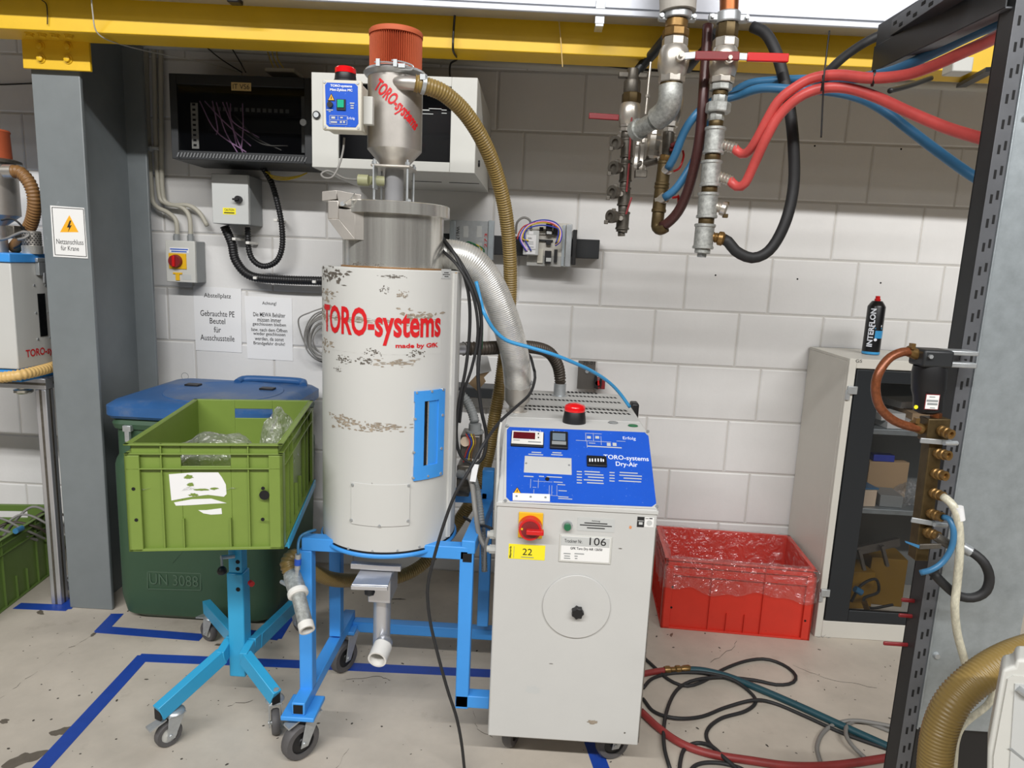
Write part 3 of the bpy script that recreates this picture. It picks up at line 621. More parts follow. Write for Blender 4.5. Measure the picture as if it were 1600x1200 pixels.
pe2 = Plane((0, Ye-.053, 0), (0, -1, 0)); q = rect('supply_label', pe2, 830, 378, 15, 22, m_paper, ps_, .001); text('kiki', pe2, 828, 372, 6, 3, m_ink, q, .002); bars(pe2, [(829, 378, 9, .8), (829, 381, 9, .8), (829, 386, 10, .8)], m_mgrey, q, .002)
rect('supply_strip', pe2, 829, 394, 15, 6, m_paper, ps_, .001); rect('supply_tag', pe2, 830, 364, 7, 5, m_paper, ps_, .001)
for i, (x, y, w_, h_, mm, th) in enumerate([(858, 358, 10, 18, m_black, .03), (858, 364, 8, 5, m_sheen, .032), (846, 358, 6, 6, m_black, .012), (868, 360, 7, 16, m_blackm, .02), (844, 400, 9, 22, m_cream, .012), (856, 402, 10, 20, m_black, .03), (857, 406, 8, 6, m_sheen, .034), (868, 400, 5, 20, m_black, .02), (852, 376, 24, 3, m_black, .01), (857, 380, 8, 5, m_black, .02)]): rect('relay' if th > .015 else 'terminal', pe, x, y, w_, h_, mm, t, th, .0, bevel=.001)
for i, (r0, mm) in enumerate([(30, m_bluw), (28, m_purp), (26.5, m_yelc), (25, m_redw), (24, m_bluw)]):
    pts = [(822+i*2, 392 if i != 2 else 376, 3.0), (812+i*2, 372, 3.0), (824, 352+i*1.5, 3.0), (845, 344+i*2, 3.0), (866, 347+i*2, 3.0), (877-i, 360, 3.0), (876-i*1.5, 376, 3.0), (868, 384-i, 3.02)] if i not in (3,) else [(808, 374, 3.0), (812, 362, 3.0), (822, 352, 3.0), (850, 346, 3.0), (870, 355, 3.0), (874, 370, 3.02)]
    hose('wire', pts, 1.2, mm, '', parent=t, n=6)
hose('wire', [(806, 365, 3.02), (808, 348, 3.0), (818, 340, 3.0), (828, 345, 3.0), (830, 360, 3.01)], 1.8, m_gcab, '', parent=t, n=8)
# bracket and clamps behind the dryer
t = thing('wall_bracket', 'small bare steel wall bracket with hand-marked digits behind the dryer', 'bracket', (P(915, 606, 3.1).x, 3.1, P(915, 607, 3.1).z))
p3 = Plane((0, 3.1, 0), (0, -1, 0)); rect('plate', p3, 916, 586, 27, 44, m_steelp, t, .004, 0); text('70-01', p3, 920, 567, 18, 5, m_ink, t, .006); disc('bolt', p3, 917, 580, 3, m_zinc, t, .008, .004, 6); B('stand_off', bx(P(905, 590, 3.1).x, P(928, 590, 3.1).x, 3.104, 3.152, P(915, 600, 3.1).z, P(915, 570, 3.1).z), m_steelp, t)
t = thing('spring_clamp', 'pair of small black and red spring clamps beside the steel bracket', 'clamp', (P(938, 607, 3.05).x, 3.05, P(938, 608, 3.05).z))
p4 = Plane((0, 3.06, 0), (0, -1, 0)); rect('base_block', p4, 938, 601, 15, 14, m_dred, t, .09, -.09, bevel=.002); disc('red_roller', p4, 934, 598, 4, m_red, t, .01)
poly('jaw', p4, [(928, 590), (930, 584), (933, 588), (934, 608), (928, 606)], m_black, t, .008, .002); poly('jaw', p4, [(936, 596), (939, 585), (941, 586), (940, 600), (938, 608)], m_black, t, .008, .002)
# ================================================================== DRYING HOPPER (white drum)
DX, DY, DR = -.431, 2.02, .2017
ax = V((DX, DY, 0)); UP = V((0, 0, 1))
def at_z(z): return V((DX, DY, z))
zd0, zd1 = .675, 1.474
t = thing('drying_hopper', 'tall white cylindrical drying hopper with worn paint and red lettering', 'hopper', (DX, DY, zd0))
drum = B('drum', MB().lathe(at_z(zd0), UP, [(DR-.004, 0), (DR, .004), (DR, zd1-zd0-.003), (DR-.004, zd1-zd0)], 72), m_white, t)
B('base_plate', MB().lathe(at_z(zd0-.014), UP, [(DR+.004, 0), (DR+.007, .004), (DR+.007, .008), (DR+.004, .012)], 72), m_blue, t)
B('gasket', MB().lathe(at_z(zd0-.003), UP, [(DR+.001, 0), (DR+.001, .004)], 64), m_black, t)
dc = Cyl(DX, DY, DR)
zr0, zr1 = P(615, 333, 1.87).z, P(615, 314, 1.86).z
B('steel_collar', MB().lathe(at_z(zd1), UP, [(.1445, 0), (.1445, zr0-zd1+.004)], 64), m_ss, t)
B('collar_seal', MB().lathe(at_z(zd1-.001), UP, [(.149, 0), (.149, .005), (.1445, .006)], 64), m_brnh, t)
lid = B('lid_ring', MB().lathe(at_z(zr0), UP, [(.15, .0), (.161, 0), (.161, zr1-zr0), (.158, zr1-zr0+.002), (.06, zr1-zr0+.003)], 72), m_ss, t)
for a in (-2.2, -.6, .5, 2.4): B('lid_bolt', MB().lathe(at_z(zr1)+V((.135*math.sin(a), -.135*math.cos(a), .002)), UP, [(.008, 0), (.008, .006), (.003, .009)], 6), m_zinc, lid)
# side seam of the jacket
th = 1.17
B('jacket_seam', MB().prism([at_z(zd0+.01)+V((math.sin(a)*r, -math.cos(a)*r, 0)) for a, r in ((th, DR), (th+.05, DR), (th+.05, DR+.010), (th, DR+.006))], (0, 0, zd1-zd0-.015)), m_white, t)
# lettering band
band = rect('sticker_band', dc, 598, 514, 183, 80, m_white, t, .0005)
text('TORO-systems', dc, 598, 511, 180, 58, m_redink, t, .0016, .027); text('made by GfK', dc, 651, 541, 66, 9, m_redink, t, .0016, .03)
for i, (x, y, w_, h_, mm) in enumerate([(525, 428, 34, 26, m_scrapd), (556, 500, 130, 8, m_scrape), (600, 452, 14, 10, m_scrapd), (615, 432, 40, 5, m_scrapd), (560, 412, 22, 7, m_scrapd), (590, 414, 14, 5, m_scrapd), (512, 458, 24, 12, m_scrape), (630, 460, 18, 10, m_scrape), (516, 538, 20, 24, m_scrape), (540, 562, 24, 10, m_scrapd), (572, 565, 26, 12, m_scrapd), (620, 567, 70, 10, m_scrape), (582, 550, 22, 10, m_scrapd), (650, 552, 22, 10, m_scrapd), (545, 662, 48, 20, m_scrape), (572, 666, 26, 14, m_scrape), (605, 668, 60, 12, m_scrape), (528, 576, 10, 8, m_scrapd), (655, 496, 60, 20, m_scrape), (512, 490, 16, 40, m_scrape), (612, 434, 8, 4, m_scrapd), (583, 758, 9, 5, m_scrapd), (598, 761, 6, 6, m_scrapd), (596, 778, 50, 5, m_scrape)]):
    scuff(dc, x, y, w_*1.25, h_*1.3, mm, drum, i+11, 22+int(w_*.5))
q = rect('warning_sticker', dc, 697, 428, 15, 15, m_sheen, t, .0008); bars(dc, [(697, 426, 7, 1.2), (697, 429, 11, 1.2), (697, 432, 6, 1.2)], m_ink, q, .0014)
bars(dc, [(712, 432, 2.5, 12)], m_amb, t, .0014, 'orange_mark')
# sight window
wf = [rect('window_frame_side', dc, 654, 680, 14, 136, m_blue, t, .006), rect('window_frame_side', dc, 687, 676, 9, 134, m_blue, t, .006), rect('window_frame_side', dc, 668, 618, 42, 16, m_blue, t, .006), rect('window_frame_side', dc, 666.5, 737, 42, 21, m_blue, t, .006)]
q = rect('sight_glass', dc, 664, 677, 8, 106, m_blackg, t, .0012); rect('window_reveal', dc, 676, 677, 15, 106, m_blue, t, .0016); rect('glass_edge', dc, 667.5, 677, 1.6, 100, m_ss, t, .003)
for x, y in [(650, 613), (673, 611), (690, 608), (648, 654), (689, 648), (646, 706), (687, 700), (645, 746), (667, 743), (686, 739)]: disc('screw', dc, x, y, 2.0, m_zinc, wf[0], .008, 0, 8, .8)
pn_ = rect('access_panel', dc, 594.5, 790, 91, 66, m_white, t, .0025, bevel=.001)
for x, y in [(552, 757), (638, 758), (550, 812), (637, 813), (593, 821)]: disc('screw', dc, x, y, 2.4, m_zinc, pn_, .006, 0, 8, .8)
for x, y in [(517, 850), (545, 858), (582, 862), (621, 861), (655, 855), (503, 838)]: disc('rivet', dc, x, y-1, 1.8, m_zinc, drum, .004, 0, 8, .7)
# hinge clamp on the lid
h = thing('lid_clamp', 'folded stainless clamp bracket on the left of the hopper lid', 'clamp', P(530, 375, 1.88)); pk = Plane((0, 1.885, 0), (0, -1, 0))
B('support_arm', MB().prism([pk.hit(*p) for p in [(529, 326), (555, 328), (555, 374), (529, 342)]], (0, .004, 0)).prism([pk.hit(*p) for p in [(512, 342), (529, 342), (555, 374), (536, 374)]], (0, .07, 0)), m_ss2, h, .0008)
poly('mounting_plate', pk, [(555, 328), (568, 330), (568, 375), (555, 374)], m_ss2, h, .003, -.003); poly('latch_block', pk, [(512, 313), (529, 313), (529, 342), (512, 342)], m_ss2, h, .05, -.05, bevel=.002)
B('handle_lever', MB().prism([pk.hit(*p) for p in [(503, 299), (526, 297), (526, 311), (503, 314)]], (0, .06, 0)).prism([pk.hit(*p) for p in [(525, 297), (564, 304), (564, 311), (552, 326), (530, 322)]], (0, .004, 0)), m_ss2, h, .001)
p = pk.hit(537, 319); B('hinge_pin', MB().cyl(p-V((0, .012, 0)), p+V((0, .06, 0)), .006, n=12), m_zinc, h)
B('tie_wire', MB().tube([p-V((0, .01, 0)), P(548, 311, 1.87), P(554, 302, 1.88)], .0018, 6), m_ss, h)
# ------------------------------------------------------------------ vacuum conveyor on top
zf0, zb1, zb0, zc0 = zr1+.003, P(616, 107, 1.945).z, P(616, 229, 1.945).z, P(616, 257, 1.97).z
CR = .0765
t = thing('cyclone_separator', 'stainless cyclone separator with orange pleated filter on top of the hopper', 'separator', at_z(zf0))
body = B('cyclone_body', MB().lathe(at_z(zc0), UP, [(.026, 0), (.037, .0), (CR, zb0-zc0), (CR, zb1-zc0)], 56), m_ss2, t, angle=25)
B('neck_tube', MB().lathe(at_z(zf0), UP, [(.0265, 0), (.0265, zc0-zf0)], 32), film('glass_tube', (150, 150, 152), .72, .15, .6), t)
fp = B('flange_plate', bx(DX-.056, DX+.056, DY-.056, DY+.056, zc0-.008, zc0), m_ss2, t, .004)
for sx, sy in ((-1, -1), (1, -1), (-1, 1), (1, 1)):
    B('tie_rod', MB().cyl((DX+sx*.047, DY+sy*.047, zf0-.004), (DX+sx*.047, DY+sy*.047, zc0+.014), .0035, n=8).cyl((DX+sx*.047, DY+sy*.047, zc0), (DX+sx*.047, DY+sy*.047, zc0+.008), .007, n=6), m_zinc, t)
ring = B('clamp_ring', MB().lathe(at_z(zb1-.006), UP, [(CR, -.004), (CR+.006, 0), (CR+.012, .008), (CR+.006, .016), (CR-.01, .02)], 56), m_zinc, t)
pq = Plane((0, DY-CR-.014, 0), (0, -1, 0))
B('ring_latch', MB().tube([pq.hit(585, 97), pq.hit(605, 97), pq.hit(622, 100), pq.hit(638, 103)], .002, 6).tube([pq.hit(612, 94), pq.hit(630, 97), pq.hit(645, 103), pq.hit(642, 109), pq.hit(625, 108)], .0022, 6).ob(pq.hit(591, 98), (.005, 0, 0), (0, .006, 0), (0, 0, .009)).ob(pq.hit(618, 99), (.005, 0, 0), (0, .006, 0), (0, 0, .009)).ob(pq.hit(628, 103), (.009, 0, 0), (0, .005, 0), (0, 0, .005)), m_zinc, ring)
zt0, zt1 = zb1+.008, P(618, 36, 1.945).z
nP = 72; mb = MB(); b0 = len(mb.v)
for z_ in (zt0, zt1-.012):
    for i in range(nP*2):
        a = math.pi*i/nP; r = .0725 if i % 2 == 0 else .061; mb.v.append(at_z(z_)+V((math.cos(a)*r, math.sin(a)*r, 0)))
n2 = nP*2
for i in range(n2): mb.f.append((i, (i+1) % n2, n2+(i+1) % n2, n2+i))
fl_ = B('filter_pleats', mb, m_orng, t, flat=True)
B('filter_cap', MB().lathe(at_z(zt1-.014), UP, [(.064, 0), (.074, 0), (.0745, .010), (.072, .014), (.03, .015)], 48), m_orng, fl_)
B('filter_base', MB().lathe(at_z(zt0-.004), UP, [(.075, 0), (.075, .01), (.06, .012)], 48), m_orng, fl_)
cc = Cyl(DX, DY, CR)
text('TORO-systems', cc, 620, 164, 98, 26, m_redink, t, .0012, .03, -.70); text('made by GfK', cc, 640, 197, 24, 4, m_mgrey, t, .0012, .01, -.80)
ip = [P(622, 129, 1.955), P(640, 130, 1.945), P(652, 131, 1.95)]
B('inlet_pipe', MB().tube([P(612, 127, 1.975)]+ip, .0185, 20, rf=lambda u: .6+.4*min(1, u*3)), m_ss2, t)
lv = B('level_sensor', MB().cyl(P(560, 281, 1.98), P(576, 282, 1.98), .0155, n=20).cyl(P(576, 282, 1.98), P(582, 282, 1.99), .012, n=16).cyl(P(584, 282, 1.99), P(600, 283, 2.0), .0135, n=16), M('sensor_olive', (150, 150, 116), .5), t)
B('sensor_bracket', bx(P(583, 270, 1.96).x, P(585, 270, 1.96).x, 1.955, 2.0, P(583, 294, 1.96).z, P(583, 257, 1.96).z), m_zinc, t)
hose('sensor_cable', [(538, 215, 1.93), (536, 235, 1.93), (530, 258, 1.92), (520, 276, 1.91), (508, 278, 1.91), (502, 272, 1.92), (512, 267, 1.93), (525, 272, 1.94), (540, 279, 1.95), (562, 281, 1.98)], 1.7, m_gcab, 'light grey cable looping from the blue control box to the sensor', 'cable', n=8)
# ------------------------------------------------------------------ control box on the cyclone
Yc = 1.885; pc = Plane((0, Yc, 0), (0, -1, 0)); a, b, c, d_ = P(503.5, 165, Yc).x, P(565, 165, Yc).x, P(534, 204, Yc).z, P(534, 124.5, Yc).z
t = thing('control_box', 'small grey control box with blue label and red beacon beside the cyclone', 'control box', ((a+b)/2, 1.92, c))
B('housing', bx(a+.004, b-.004, Yc+.016, Yc+.085, c+.004, d_-.004), m_cream, t, .004); B('lid', bx(a, b, Yc, Yc+.016, c, d_), m_cream, t, .004)
B('mounting_plate', bx(b-.004, b+.022, Yc+.03, Yc+.05, P(575, 191, Yc).z, P(575, 146, Yc).z), m_lgrey, t, .002)
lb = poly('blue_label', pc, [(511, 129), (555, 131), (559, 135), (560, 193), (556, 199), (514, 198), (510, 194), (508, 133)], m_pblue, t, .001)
text('TORO-systems', pc, 533.5, 135, 34, 5, m_whiteink, lb, .002, .03); text('Mini-Zyklon MC', pc, 533.5, 141.3, 35, 5, m_whiteink, lb, .002, .03)
triangle_sign(pc, 518, 152, 12, 12, t)
disc('fuse_holder', pc, 516.5, 164, 4.4, m_black, t, .008); q = rect('rocker_frame', pc, 533.5, 164, 14, 17, m_black, t, .004); rect('rocker_switch', pc, 533, 162.5, 10, 12, m_gsw, q, .006)
bars(pc, [(550.5, 161.5, 7, 1.8), (550.5, 165.3, 5, 1.8), (550.5, 169, 5, 1.8), (515.5, 172, 10, 1.4), (515.5, 174.5, 3, 1.2), (529, 181, 28, .5), (529, 188, 28, .5), (529, 194.5, 28, .5), (515.5, 187.5, .6, 13), (528.5, 184, .6, 7), (542.5, 191, .6, 7), (521, 184, 6, 3.5), (534, 184, 4, 2), (522, 191, 10, 2.5), (533, 191, 3, 3), (538, 191, 3, 3)], m_sheen, lb)
text('Erfolg', pc, 548.5, 185.5, 12, 5, m_whiteink, lb, .002)
for x, y in [(507, 128), (559, 130), (508, 198), (560, 200)]: disc('screw', pc, x, y, 2.0, m_zinc, t, .002, 0, 10)
p = V((P(539, 124, 1.92).x, 1.925, d_))
be = B('beacon', MB().lathe(p, UP, [(.031, 0), (.031, .006), (.029, .008), (.027, .024)], 28), m_black, t); B('beacon_lens', MB().lathe(p+V((0, 0, .024)), UP, [(.028, 0), (.028, .012), (.024, .016), (.0, .017)], 28), m_redlens, be)
# ------------------------------------------------------------------ blue trolley
Yf = 1.87; S = .04
xL = P(477, 960, Yf).x; xR = P(726, 960, Yf).x; zT = P(480, 841, Yf).z; zB = P(470, 1085, Yf).z; Yr = 2.34
t = thing('blue_trolley', 'blue square-tube trolley frame on casters carrying the white hopper', 'trolley', ((xL+xR)/2, 2.1, 0))
def sq(name, p, q, s_=S): return B(name, MB().bar(p, q, s_, s_), m_blue, t, .003)
zc_ = zT-S/2
sq('top_rail', (xL-.01, Yf+.02, zc_), (xR+.005, Yf+.02, zc_)); sq('top_rail', (xL-.01, Yr-.08, zc_+.04), (xR+.03, Yr-.08, zc_+.04))
zl_ = zB+.0
sq('front_leg', (xL, Yf+.02, zl_+.012), (xL, Yf+.02, zc_-S/2)); sq('front_leg', (xR, Yf+.02, P(722, 1108, Yf).z), (xR, Yf+.02, zc_+S*.2))
sq('rear_leg', (xL+.005, 2.17, zl_+.03), (xL+.005, 2.17, zc_+.06)); sq('rear_leg', (xR+.03, Yr-.08, zl_+.05), (xR+.03, Yr-.08, zc_+.14))
sq('side_rail', (xL, 1.80, zl_+.0), (xL, Yr+.02, zl_+.0)); sq('side_rail', (xR+.004, Yf, zc_+.02), (xR+.03, Yr-.1, zc_+.02))
zrr = P(640, 975, Yr).z
sq('rear_rail', (xL+.02, Yr, zrr-.015), (-.085, Yr, zrr-.015))
zq = P(745, 1098, Yf).z
sq('foot_rail', (xR-.02, Yf+.02, zq), (-.09, Yf+.02, zq))
op = P(730, 872, Yf-.002); B('tube_mouth', bx(op.x-.013, op.x+.013, Yf-.0015, Yf+.002, op.z-.013, op.z+.013), m_slot, t)
p = V((xL, 1.80-.001, zl_)); B('tube_mouth', bx(p.x-.014, p.x+.014, 1.7985, 1.802, p.z-.014, p.z+.014), m_slot, t)
B('caster_plate', bx(xL-.05, xL+.05, 1.79, 1.90, zl_-.034, zl_-.02), m_blue, t, .003)
B('caster_plate', bx(xL-.04, xL+.04, 2.27, 2.36, zl_-.034, zl_-.02), m_blue, t, .003)
caster(t, xL-.005, 1.83, .058, zl_-.03, math.radians(48), m_tyre, .036, True, m_black, .035)
caster(t, xL+.0, 2.28, .058, zl_-.03, math.radians(60), m_tyre, .03, False, m_black, .03)
# ------------------------------------------------------------------ outlet gate under the drum
t = thing('outlet_gate', 'aluminium slide gate with tube and elbow below the hopper', 'outlet', (DX, 1.98, P(596, 1045, 1.9).z))
B('top_plate', bx(DX-.075, DX+.075, 1.90, 2.10, zd0-.045, zd0-.03), m_alu, t, .002); B('chute', MB().lathe(at_z(zd0-.03), UP, [(.06, 0), (.11, .016)], 32), m_blackm, t)
B('edge_bar', bx(P(549, 885, 1.895).x, P(627, 885, 1.895).x, 1.885, 1.905, P(588, 890, 1.89).z, P(588, 882, 1.89).z), m_alu, t, .001)
pts = [P(566, 888, 1.91), P(615, 890, 1.91), P(606, 919, 1.84), P(549, 917, 1.84)]
B('slide_blade', MB().prism(pts, (0, .004, .007)), m_alu, t, .001); B('slide_lip', MB().bar(pts[3]+V((0, -.002, 0)), pts[2]+V((0, -.002, 0)), .008, .012), m_alu, t, .001)
p = P(578, 922, 1.85); B('slide_knob', MB().lathe(p, (0, -.5, -.8), [(.006, -.012), (.012, -.004), (.016, .004), (.013, .014), (.0, .018)], 16), m_black, t)
p0, p1 = P(598, 900, 1.955), P(596, 1012, 1.955)
B('housing_block', bx(p0.x-.032, p0.x+.036, 1.90, 2.01, P(598, 930, 1.95).z, P(598, 893, 1.95).z), m_alu, t, .003)
pe_ = P(589, 1031, 1.855)
B('drop_tube', MB().cyl(p0, p1, .0265, n=32), m_alu, t); B('weld_bead', MB().lathe(p1, UP, [(.0265, 0), (.029, .004), (.0265, .008)], 32), m_zinc, t)
B('elbow', MB().tube([p1+V((0, 0, .01)), p1-V((0, .003, .006)), pe_-V((-.1, -1, -.25)).normalized()*.066, pe_-V((-.1, -1, -.25)).normalized()*.048], .0262, 28, step=.006), m_alu, t)
dr_ = (pe_-p1).normalized(); dr_ = V((-.1, -1, -.25)).normalized()
B('mouth_ring', MB().pipe(pe_-dr_*.055, pe_, .0285, .0232, 36), m_tubew, t); B('mouth_interior', MB().cyl(pe_-dr_*.06, pe_-dr_*.04, .0240, n=24), m_mgrey, t)
# ------------------------------------------------------------------ suction lance
q0, q1, q2 = P(455, 895, 1.86), P(465, 925, 1.80), P(480, 985, 1.71)
t = thing('suction_lance', 'galvanised suction lance with blue fitting hung on the blue trolley', 'lance', q2)
d = (q2-q1).normalized()
B('head', MB().lathe(q0, q1-q0, [(.015, 0), (.0235, .006), (.0255, .02), (.0255, (q1-q0).length)], 28), m_galv, t)
B('collar', MB().lathe(q1-d*.004, d, [(.0275, 0), (.029, .004), (.029, .014), (.024, .018)], 28), m_tubew, t)
B('tube', MB().pipe(q1, q2-d*.01, .0198, .0165, 28), m_galv, t); B('tip_ring', MB().pipe(q2-d*.022, q2, .0215, .016, 28), m_tubew, t)
B('tip_interior', MB().cyl(q2-d*.03, q2-d*.028, .017, n=20), m_slot, t)
a0, a1 = P(464, 900, 1.83), P(466, 866, 1.83)
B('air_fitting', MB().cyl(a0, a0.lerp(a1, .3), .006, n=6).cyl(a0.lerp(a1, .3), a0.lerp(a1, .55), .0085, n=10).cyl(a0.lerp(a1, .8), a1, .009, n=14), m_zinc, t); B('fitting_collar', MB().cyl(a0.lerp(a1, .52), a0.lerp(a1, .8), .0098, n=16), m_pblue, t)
p = P(440, 909, 1.85); B('side_screw', MB().cyl(p, P(449, 914, 1.82), .006, n=10), m_zinc, t)
hose('lance_air_line', [(466, 866, 1.83), (466, 850, 1.84), (470, 838, 1.86), (480, 832, 1.87), (493, 828, 1.90)], 2.2, m_hblue, 'short blue air line between the lance and the blue trolley', 'hose', n=8)
# ================================================================== DRYER CABINET
X0, X1, YF, YT, YB = -.087, .353, 1.80, 2.045, 2.68
ZF, ZTp, Z0 = .856, 1.012, P(885, 1158, 1.8).z
t = thing('dryer_cabinet', 'light grey dryer cabinet with sloping blue control panel and red beacon', 'dryer', ((X0+X1)/2, 2.1, 0))
prof = [(YF, Z0), (YF, ZF), (YT, ZTp), (YB, ZTp), (YB, Z0)]
B('body', MB().prism([(X0, y, z) for y, z in prof], (X1-X0, 0, 0)), m_dryer, t, .004)
B('kink_strip', bx(X0-.002, X1+.002, YF-.003, YF+.004, ZF-.012, ZF-.002), m_dryer, t, .001)
pF = Plane((0, YF, 0), (0, -1, 0)); sl = V((0, YT-YF, ZTp-ZF)).normalized(); pS = Plane((0, YF, ZF), (0, -sl.z, sl.y)); pT = Plane((0, 0, ZTp), (0, 0, 1))
# sloping panel
pan = poly('control_panel', pS, [(790, 669), (1013, 684), (1026, 796), (786, 786)], m_dryer, t, .003, bevel=.001)
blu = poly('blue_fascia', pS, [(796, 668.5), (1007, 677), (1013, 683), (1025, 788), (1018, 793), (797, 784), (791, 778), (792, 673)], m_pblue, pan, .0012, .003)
O = .0046
for x, y in [(792, 667), (1012, 675.5), (789.5, 784), (1026, 793)]: disc('corner_screw', pS, x, y, 2.6, m_zinc, pan, .003, .003, 10)
t1 = rect('led_meter', pS, 824, 689, 51, 23, m_black, t, .008, .003, bevel=.002); rect('meter_face', pS, 824, 688, 49, 20, m_tubew, t1, .002, .010); rect('led_window', pS, 819, 685, 34, 10, m_disp, t1, .002, .0115)
for y in (683, 689): rect('meter_button', pS, 841, y, 5, 5, m_tubew, t1, .003, .0115); rect('arrow', pS, 841, y, 2, 2, m_ink, t1, .001, .0146)
bars(pS, [(807, 692, 10, 1), (835, 695, 20, 1.6)], m_mgrey, t1, .0126)
t2 = rect('temperature_controller', pS, 873, 691, 28, 26, m_black, t, .010, .003, bevel=.002); rect('lcd_window', pS, 873, 687.5, 20, 11, m_lcd, t2, .002, .0125); rect('key_row', pS, 873, 697, 22, 5, m_mgrey, t2, .002, .0125)
t3 = rect('blank_plate', pS, 856, 728.5, 74, 26, m_dryer, t, .002, .003, bevel=.0008)
for x, y in [(822, 726), (889, 729)]: disc('screw', pS, x, y, 1.6, m_zinc, t3, .002, .005, 8)
t4 = rect('hour_counter', pS, 932, 723.5, 31, 16, m_black, t, .008, .003, bevel=.002); rect('counter_window', pS, 932, 723.5, 26, 7, m_blackg, t4, .001, .0115); bars(pS, [(921, 723.5, 2, 5), (925, 723.5, 2, 5), (929.5, 723.5, 2, 5), (934, 723.5, 2, 5), (938.5, 723.5, 2, 5), (942, 724, 2, 4)], m_whiteink, t4, .0130)
text('Behälter 2', pS, 836, 675.5, 18, 3.5, m_whiteink, blu, O); text('Behälter 1', pS, 873, 676.8, 18, 3.5, m_whiteink, blu, O)
text('TORO-systems', pS, 978, 718, 70, 9, m_whiteink, blu, O, .012); text('Dry-Air', pS, 979, 728, 34, 9, m_whiteink, blu, O, .012); text('Erfolg', pS, 983, 687, 20, 6, m_whiteink, blu, O)
rows = [(914+13, 679, 26, .6), (927, 691, 55, .6), (944, 700, 54, 1.6), (915, 685, .6, 12), (927, 685, .6, 12), (939, 690, .6, 14), (920, 685, 6, 4), (933, 685, 6, 4), (925, 694, 10, 1), (951, 696, 6, 5), (960, 696, 6, 5), (970, 691, 14, .6), (917, 696, .6, 10)]
for i in range(5): rows += [(905, 738.5+i*4.4, 8, 1.6), (925+(i*3 % 7), 738.8+i*4.4, 24+(i*5 % 9), 1.7)]
for i in range(4): rows += [(956, 740+i*4.4, 8, 1.5), (982+(i*3 % 7), 740.5+i*4.4, 28+(i*7 % 14), 1.6)]
rows += [(838, 708.5, 15, 1.5), (837, 711.8, 23, 1.5), (870, 709, 14, 1.5), (870, 712.3, 18, 1.5), (826, 746, 15, 1.5), (846, 746, 8, 1.5), (866, 747, 24, 1.5), (872, 755, 14, 1.2), (877, 759, 12, 1.2), (879, 768.5, 13, 1.2), (880, 778, 16, 1.3), (883, 781, 22, 1.3), (829, 757, .6, 14), (841, 757, .6, 14), (835, 763, 6, .6), (848, 754, 30, .5), (834, 770, .6, 8), (858, 768, .6, 16), (862, 768, .6, 16), (870, 768, .5, 16), (865, 776, 14, .5)]
bars(pS, rows, m_sheen, blu, O)
disc('indicator_light', pS, 855, 750.5, 3.2, m_black, t, .005, .003, 14)
triangle_sign(Plane(pS.p+pS.n*.0042, pS.n), 808, 767, 14, 11, blu)
wp = poly('white_strip', pS, [(801, 773), (859, 775), (859, 786), (801, 784)], m_sign, t, .004, .004)
for x, y in [(807, 778.5), (829, 779.5), (852, 780.5)]: disc('screw', pS, x, y, 1.8, m_zinc, wp, .002, .008, 8)
# top: ventilation holes, beacon, plugs
top = poly('vent_plate', pT, [(803, 612), (968, 622), (1000, 660), (796, 652)], m_dryer, t, .002)
mesh_h = None
for (y0, xa, xb, sl_, n_) in [(612.5, 888, 955, .045, 12), (618.5, 813, 961, .045, 26), (626, 806, 967, .045, 27), (637.5, 801, 977, .05, 27), (642.5, 800, 982, .05, 27)]:
    for i in range(n_):
        x = xa+(xb-xa)*i/(n_-1); y = y0+(x-888)*sl_
        c = pT.hit(x, y+.6)
        if c.y > YB-.008 or c.x > X1-.01 or c.x < X0+.01: continue
        o_ = B('vent_hole', MB().ob(V((c.x, c.y, ZTp+.0021)), (.0046, .001, 0), (-.0025, .0125, 0), (0, 0, .0002)), m_slot, top, flat=True)
c = PZ(897, 660, ZTp)
be = B('beacon_base', MB().lathe(c, UP, [(.037, 0), (.037, .008), (.033, .036), (.032, .038)], 32), m_black, t)
B('beacon_lens', MB().lathe(c+V((0, 0, .038)), UP, [(.033, 0), (.0335, .004), (.0335, .014), (.030, .019), (.012, .025), (.0, .026)], 32), m_redlens, be)
for x, y in [(958, 660), (989, 665)]:
    c = PZ(x, y, ZTp+.002); B('blanking_plug', MB().lathe(c, UP, [(.016, 0), (.014, .002)], 20), m_mgrey if x < 970 else m_greenw, t)
c = PZ(805, 648, ZTp+.001); B('top_screw', MB().lathe(c, UP, [(.010, 0), (.010, .0015), (.004, .004)], 16), m_sheen, t)
# front face items
sw = rect('main_switch_plate', pF, 829, 820, 38, 40, m_yelsw, t, .006, 0, bevel=.002)
kn = disc('main_switch_knob', pF, 828.5, 822, 18.8, m_red, sw, .022, .006, 32, .93); disc('knob_core', pF, 828.5, 822, 14, m_dred, kn, .008, .022, 24); rect('knob_grip', pF, 836, 824, 27, 7, m_red, kn, .018, .026, bevel=.002); rect('knob_mark', pF, 816, 820, 3, 3, m_yelsw, kn, .001, .0305)
gb = disc('button_ring', pF, 886.5, 821, 8.3, m_zinc, t, .006, 0, 28, .9); disc('green_button', pF, 886.5, 821.5, 6, m_greenb, gb, .010, .004, 24, .9)
q = rect('instruction_plate', pF, 931, 820, 58, 21, m_sheen, t, .001); text('Achtung', pF, 931, 814, 13, 3, m_ink, q, .0018); bars(pF, [(931, 817.5, 36, 1.5), (931, 821, 50, 1.5), (931, 825, 28, 1.5)], m_ink, q, .0018)
q = rect('number_plate', pF, 914.5, 858, 82, 43, m_lgrey, t, .003, 0, bevel=.002); rect('card', pF, 914.5, 857.5, 76, 38, m_sign, q, .0006, .003); rect('card_head', pF, 914.5, 846, 76, 14, m_sheen, q, .0006, .0036)
